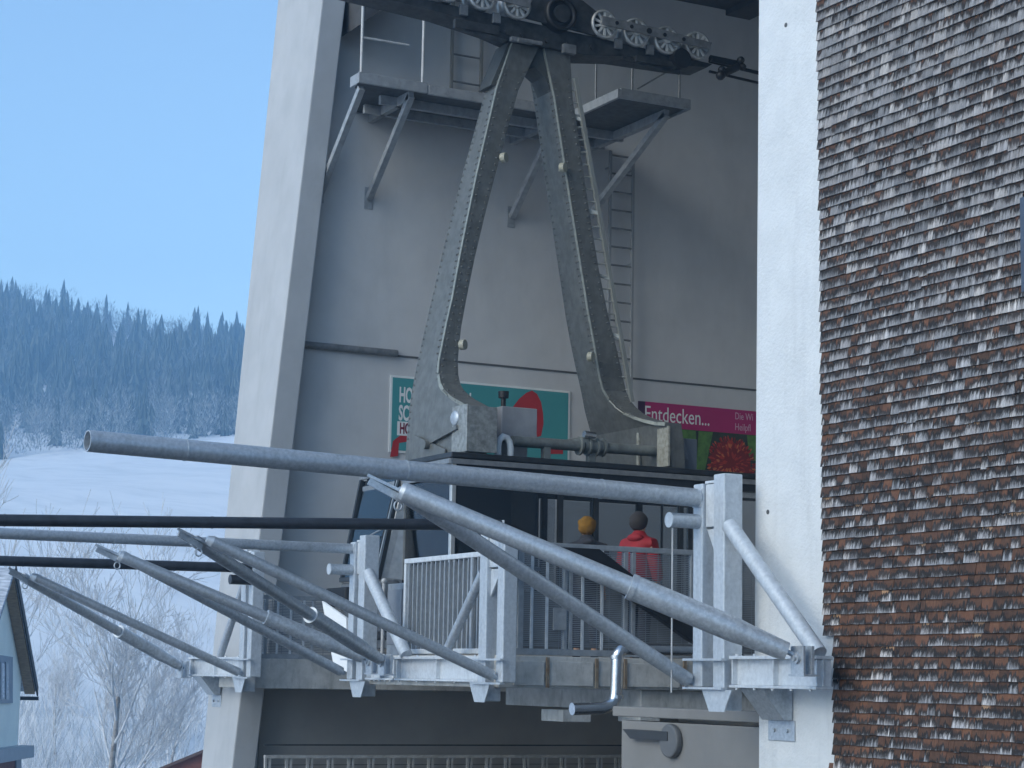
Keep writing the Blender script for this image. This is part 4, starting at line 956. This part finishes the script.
# conifers one can tell apart on the skyline
protos = []
for k in range(4):
    root = thing('conifer_tree', 'dark conifer standing on the skyline of the hazy ridge', 'tree', (0, 0, 0), 'conifers along the ridge skyline')
    b = MB(); tn = []; h = (17, 20, 14, 22)[k]; conifer(b, tn, (0, 0, 1.0), h, h*(.20, .17, .25, .21)[k], rg, 8, 6); cr = obj('crown', b, M['conifer'], root); with_tone(cr, tn)
    b = MB(); b.tube((0,0,-1), (0,0,h*.75), .28, .06, n=7); obj('trunk', b, M['bark'], root); protos.append(root)
sky_px = [(2,1.0),(6,.85),(11,.75),(24,.5),(37,.75),(40,.62),(55,.85),(59,.95),(64,.7),(76,.8),(80,.9),(85,.6),(99,1.0),(103,.8),(117,.72),(121,.9),(124,.6),(138,.45),(150,.8),(154,.5),(170,.75),(174,.6),(187,.8),(192,.95),(196,.7),(207,.5),(217,.95),(221,1.05),(226,.8),(232,1.0),(236,.85),(240,.9)]
for i, (px, k0) in enumerate(sky_px):
    o = protos[i] if i < 4 else copy_tree(protos[rg.randrange(4)])
    d = 748+rg.uniform(-6, 6); s = d*(px-512)/FPX; q = W2(d, s)
    o.location = (q.x, q.y, height(d, s)-1); k = k0*rg.uniform(.62, .78)
    o.scale = (k, k, k); o.rotation_euler = (0, 0, rg.uniform(0, 6))

# ------------------------------------------------------------------ bare trees near the station
M['birch'] = surf('frosty_bark', (.42,.41,.40), (.2,.19,.18), 5, .9)
M['twig'] = surf('frosty_twigs', (.74,.75,.77), (.5,.51,.52), 3, .9)
def bare_tree(label, px, d, h, spread, rg, levels=5, thick=.14, rmin=.0075):
    s = d*(px-512)/FPX; q = W2(d, s); base = V((q.x, q.y, height(d, s)-.1))
    root = thing('bare_tree', label, 'tree', base)
    tb, bb = MB(), MB()
    def grow(p, dr, L, r, lv):
        n = 4; pts = [p]; dd = dr.copy(); cur = p
        for i in range(n):
            dd = (dd + V((rg.uniform(-.13,.13), rg.uniform(-.13,.13), rg.uniform(-.02,.12)))).normalized(); cur = cur+dd*(L/n); pts.append(cur)
        rad = [max(rmin, r*(1-.5*i/n)) for i in range(n+1)]
        (tb if lv == 0 else bb).path(pts, rad, 7 if lv == 0 else (5 if lv < 3 else 3), False)
        if lv >= levels: return
        kids = (10, 6, 5, 4, 3, 3)[lv]
        for j in range(kids):
            f = rg.uniform(.25 if lv else .18, 1.0) if j else 1.0
            idx = min(n-1, int(f*n)); pp = pts[idx]+(pts[idx+1]-pts[idx])*(f*n-idx)
            ax = dd.cross(V((rg.uniform(-1,1), rg.uniform(-1,1), rg.uniform(-1,1)))).normalized()
            ang = rg.uniform(.35, .85)*spread if j else rg.uniform(.05,.2)
            nd = (Matrix.Rotation(ang, 3, ax) @ dd + V((0,0,.18))).normalized()
            grow(pp, nd, L*rg.uniform(.42,.68), r*(1-.5*f)*rg.uniform(.42,.62), lv+1)
    grow(base, V((rg.uniform(-.04,.04), rg.uniform(-.04,.04), 1)), h*.52, thick, 0)
    obj('trunk', tb, M['birch'], root); obj('branches', bb, M['twig'], root)
    return root
bare_tree('large bare frosty tree with a pale forked trunk before the shrubs', 122, 66, 9.3, 1.12, random.Random(21), 5, .13)
bare_tree('slender bare tree between the large tree and the leaning pillar', 180, 92, 8.4, .9, random.Random(5), 4, .075)
bare_tree('bare tree whose twigs reach above the cream house', -18, 60, 11.8, .9, random.Random(14), 4, .13)
bare_tree('small bare tree standing behind the red brick shed', 156, 100, 7.4, 1.1, random.Random(33), 4, .07)
bare_tree('small slim bare tree between the cream house and large tree', 70, 104, 7.6, 1.1, random.Random(41), 4, .07)
b = MB(); tones = []; rg = random.Random(3)
for i in range(60):
    d = rg.uniform(97, 121); px = rg.uniform(-30, 215); s = d*(px-512)/FPX
    h = rg.uniform(2.0, 6.0)
    base_ = V((*W2(d, s).xy, height(d, s)-.2))
    for k in range(60):
        a = rg.uniform(0, 6.28); el = rg.uniform(.7, 1.4); L = h*rg.uniform(.5, 1)
        dr = V((math.cos(a)*math.cos(el), math.sin(a)*math.cos(el), math.sin(el))); p = base_+V((rg.uniform(-1.2,1.2), rg.uniform(-1.2,1.2), 0))
        p1 = p+dr*L*.6; p2 = p1+(dr+V((rg.uniform(-.5,.5), rg.uniform(-.5,.5), .1))).normalized()*L*.4
        w_ = V((rg.uniform(-1,1), rg.uniform(-1,1), 0)).normalized()*.011
        b.add([p-w_, p+w_, p1+w_*.7, p1-w_*.7], [(0,1,2,3)]); b.add([p1-w_*.7, p1+w_*.7, p2], [(0,1,2)]); tn = min(1, max(0, rg.gauss(.85,.16))); tones += [tn, tn]
o = obj('shrubbery', b, M['frost']); tag(o, 'pale frosted bare shrubs behind the large tree', 'shrubs', kind='stuff'); with_tone(o, tones)

# ------------------------------------------------------------------ house and shed at the lower left
hs = thing('gabled_house', 'cream gabled house with wooden eaves below the forested hill', 'house', (*W2(53, -14).xy, ZG))
E_ = at(19, 720, D=56.0); A_ = at(-1, 640, D=52.9); E_.z = A_.z = 0; N_ = A_*2-E_      # far corner, apex, near corner of the gable wall
left = (-RT*1.0 - F*.08).normalized()
zE, zA = -.22, 2.30
def up(p, z): return V((p.x, p.y, z))
b = MB(); b.prism([up(E_, ZG), up(E_, zE), up(A_, zA), up(N_, zE), up(N_, ZG)], left*8); obj('wall', b, surf('cream_render', (.92,.90,.80), (.87,.85,.76), 2, .85, 0, .2, 40), hs)
outv = -left
tile = surf('snowy_tiles', (.62,.65,.70), (.25,.28,.33), 14, .7, stretch=(.2,.2,1.6))
e1, a1 = up(E_, zE), up(A_, zA)
dE = (e1-a1).normalized(); dN = (up(N_, zE)-a1).normalized()
b = MB(); th = V((0,0,.14))
for dd in (dE, dN):
    q0 = a1+V((0,0,.12)); q1 = a1+dd*4.75+V((0,0,.12))
    b.prism([q0+outv*.30, q1+outv*.30, q1+th+outv*.30, q0+th+outv*.30], left*8.6)
rf = obj('roof', b, tile, hs)
b = MB()
for dd in (dE, dN):
    q0 = a1+V((0,0,.02)); q1 = a1+dd*4.7+V((0,0,.02)); b.prism([q0+outv*.28, q1+outv*.28, q1+V((0,0,.09))+outv*.28, q0+V((0,0,.09))+outv*.28], left*.27)
obj('eaves', b, surf('eaves_wood', (.34,.24,.15), (.22,.15,.1), 6, .7, stretch=(1,1,4)), hs)
b = MB(); q1 = a1+dE*4.85
b.prism([a1+outv*.35+V((0,0,.06)), q1+outv*.35+V((0,0,.06)), q1+outv*.35+V((0,0,.30)), a1+outv*.35+V((0,0,.30))], left*.04); b.beam(q1+outv*.36, q1+left*8, .10, .10)
obj('bargeboard', b, flat('dark_board', (.03,.032,.04), .6), hs)
def onwall(px, py, off=.02):
    # gable wall plane through E_, A_
    n = (A_-E_).cross(V((0,0,1))).normalized()
    if n.dot(outv) < 0: n = -n
    d = F2 + R3*((px-512)/FPX) - U3*((py-384)/FPX)
    return d*((E_+n*off).dot(n)/d.dot(n)), n
frm = flat('window_grey', (.22,.27,.33), .5)
def wquad(pts, off, thick, mat, name, par):
    P_ = [onwall(x, y, off) for x, y in pts]; b = MB(); b.prism([p for p, _ in P_], P_[0][1]*thick); return obj(name, b, mat, par)
w1 = wquad([(-22,652),(11,657),(11,703),(-22,704)], .01, .05, frm, 'window', hs)
wquad([(-20,661),(8,664),(8,699),(-20,700)], .062, .01, flat('pane_pale', (.55,.6,.66), .25), 'pane', w1)
for x in (-8, 0, 5): wquad([(x,662),(x+1.6,662),(x+1.6,699),(x,699)], .074, .02, frm, 'glazing_bar', w1)
d1 = wquad([(-20,750),(21,745),(21,757),(-20,764)], .02, .35, flat('canopy_grey', (.35,.37,.40), .6), 'door_canopy', hs)
d2 = wquad([(-20,764),(19,758),(19,840),(-20,860)], .01, .06, flat('door_red', (.16,.03,.025), .6), 'door', hs)
wquad([(15,758),(20,757),(20,840),(15,840)], .071, .04, frm, 'door_frame', d2)
sd = thing('brick_shed', 'low shed with a reddish brown roof beside the pillar foot', 'shed', (*W2(80, -12.8).xy, ZG))
c = at(200, 752, D=80)
r0, r1, r2 = at(160, 771, D=80), at(206, 752, D=80), at(260, 752, D=80)
b = MB(); b.prism([r0, r1, r2, up(r2, ZG), up(r0, ZG)], F*4); obj('wall', b, surf('shed_brick', (.22,.075,.05), (.15,.05,.035), 8, .85, stretch=(1,1,5)), sd)
b = MB(); b.prism([r0+V((0,0,.01))-F*.3, r1+V((0,0,.01))-F*.3, r2+V((0,0,.01))-F*.3, r2+V((0,0,.13))-F*.3, r1+V((0,0,.13))-F*.3, r0+V((0,0,.13))-F*.3], F*4.6); obj('roof', b, flat('shed_roof', (.10,.06,.05), .8), sd)

# ------------------------------------------------------------------ haze, sky, sun
HAZE = True
if HAZE:
    b = MB(); q = [W2(-1250, -1350), W2(-1250, 1350), W2(900, 1350), W2(900, -1350)]
    zlo = min(v_[2] for v_ in vs) if False else ZG-70
    b.prism([up(p, ZG-75) for p in q], (0, 0, 75+180-ZG))
    t = NT('haze_air'); t.n.remove(t.b); pv = t.node('ShaderNodeVolumePrincipled'); pv.inputs['Density'].default_value = .0010; pv.inputs['Color'].default_value = (.36,.66,1,1); pv.inputs['Anisotropy'].default_value = .2
    t.link(pv.outputs[0], t.out.inputs['Volume'])
    hz_ = obj('haze', b, t.m); tag(hz_, 'pale blue winter haze between the station and the hill', 'haze', kind='stuff')
SUN = V((-.86, -.22, .44)).normalized()
el = math.asin(SUN.z); az = math.atan2(SUN.x, SUN.y)
w = bpy.data.worlds.new('World'); sc.world = w; w.use_nodes = True
nt = w.node_tree; bg = nt.nodes['Background']; sky = nt.nodes.new('ShaderNodeTexSky'); sky.sky_type = 'NISHITA'; sky.sun_disc = False
sky.sun_elevation = el; sky.sun_rotation = az; sky.air_density = 1.0; sky.dust_density = 2.2; sky.ozone_density = 1.5; sky.altitude = 900
tint = nt.nodes.new('ShaderNodeMix'); tint.data_type = 'RGBA'; tint.blend_type = 'MULTIPLY'; tint.inputs['Factor'].default_value = 1; tint.inputs[7].default_value = (.97, 1.03, 1.0, 1)
nt.links.new(sky.outputs[0], tint.inputs[6]); nt.links.new(tint.outputs[2], bg.inputs[0]); bg.inputs[1].default_value = .08
L = bpy.data.lights.new('sun', 'SUN'); L.energy = .66; L.angle = R_(50); L.color = (1, .98, .87)
lo_ = bpy.data.objects.new('sun', L); C.objects.link(lo_); lo_.rotation_euler = (-SUN).to_track_quat('-Z', 'Y').to_euler(); lo_.location = (0, 0, 60)
vs_ = sc.view_settings; vs_.view_transform = 'Standard'; vs_.look = 'None'; vs_.exposure = 1.73; vs_.gamma = 1
cy = sc.cycles; cy.max_bounces = 7; cy.diffuse_bounces = 5; cy.glossy_bounces = 3; cy.transparent_max_bounces = 10; cy.volume_bounces = 1
cy.use_denoising = True
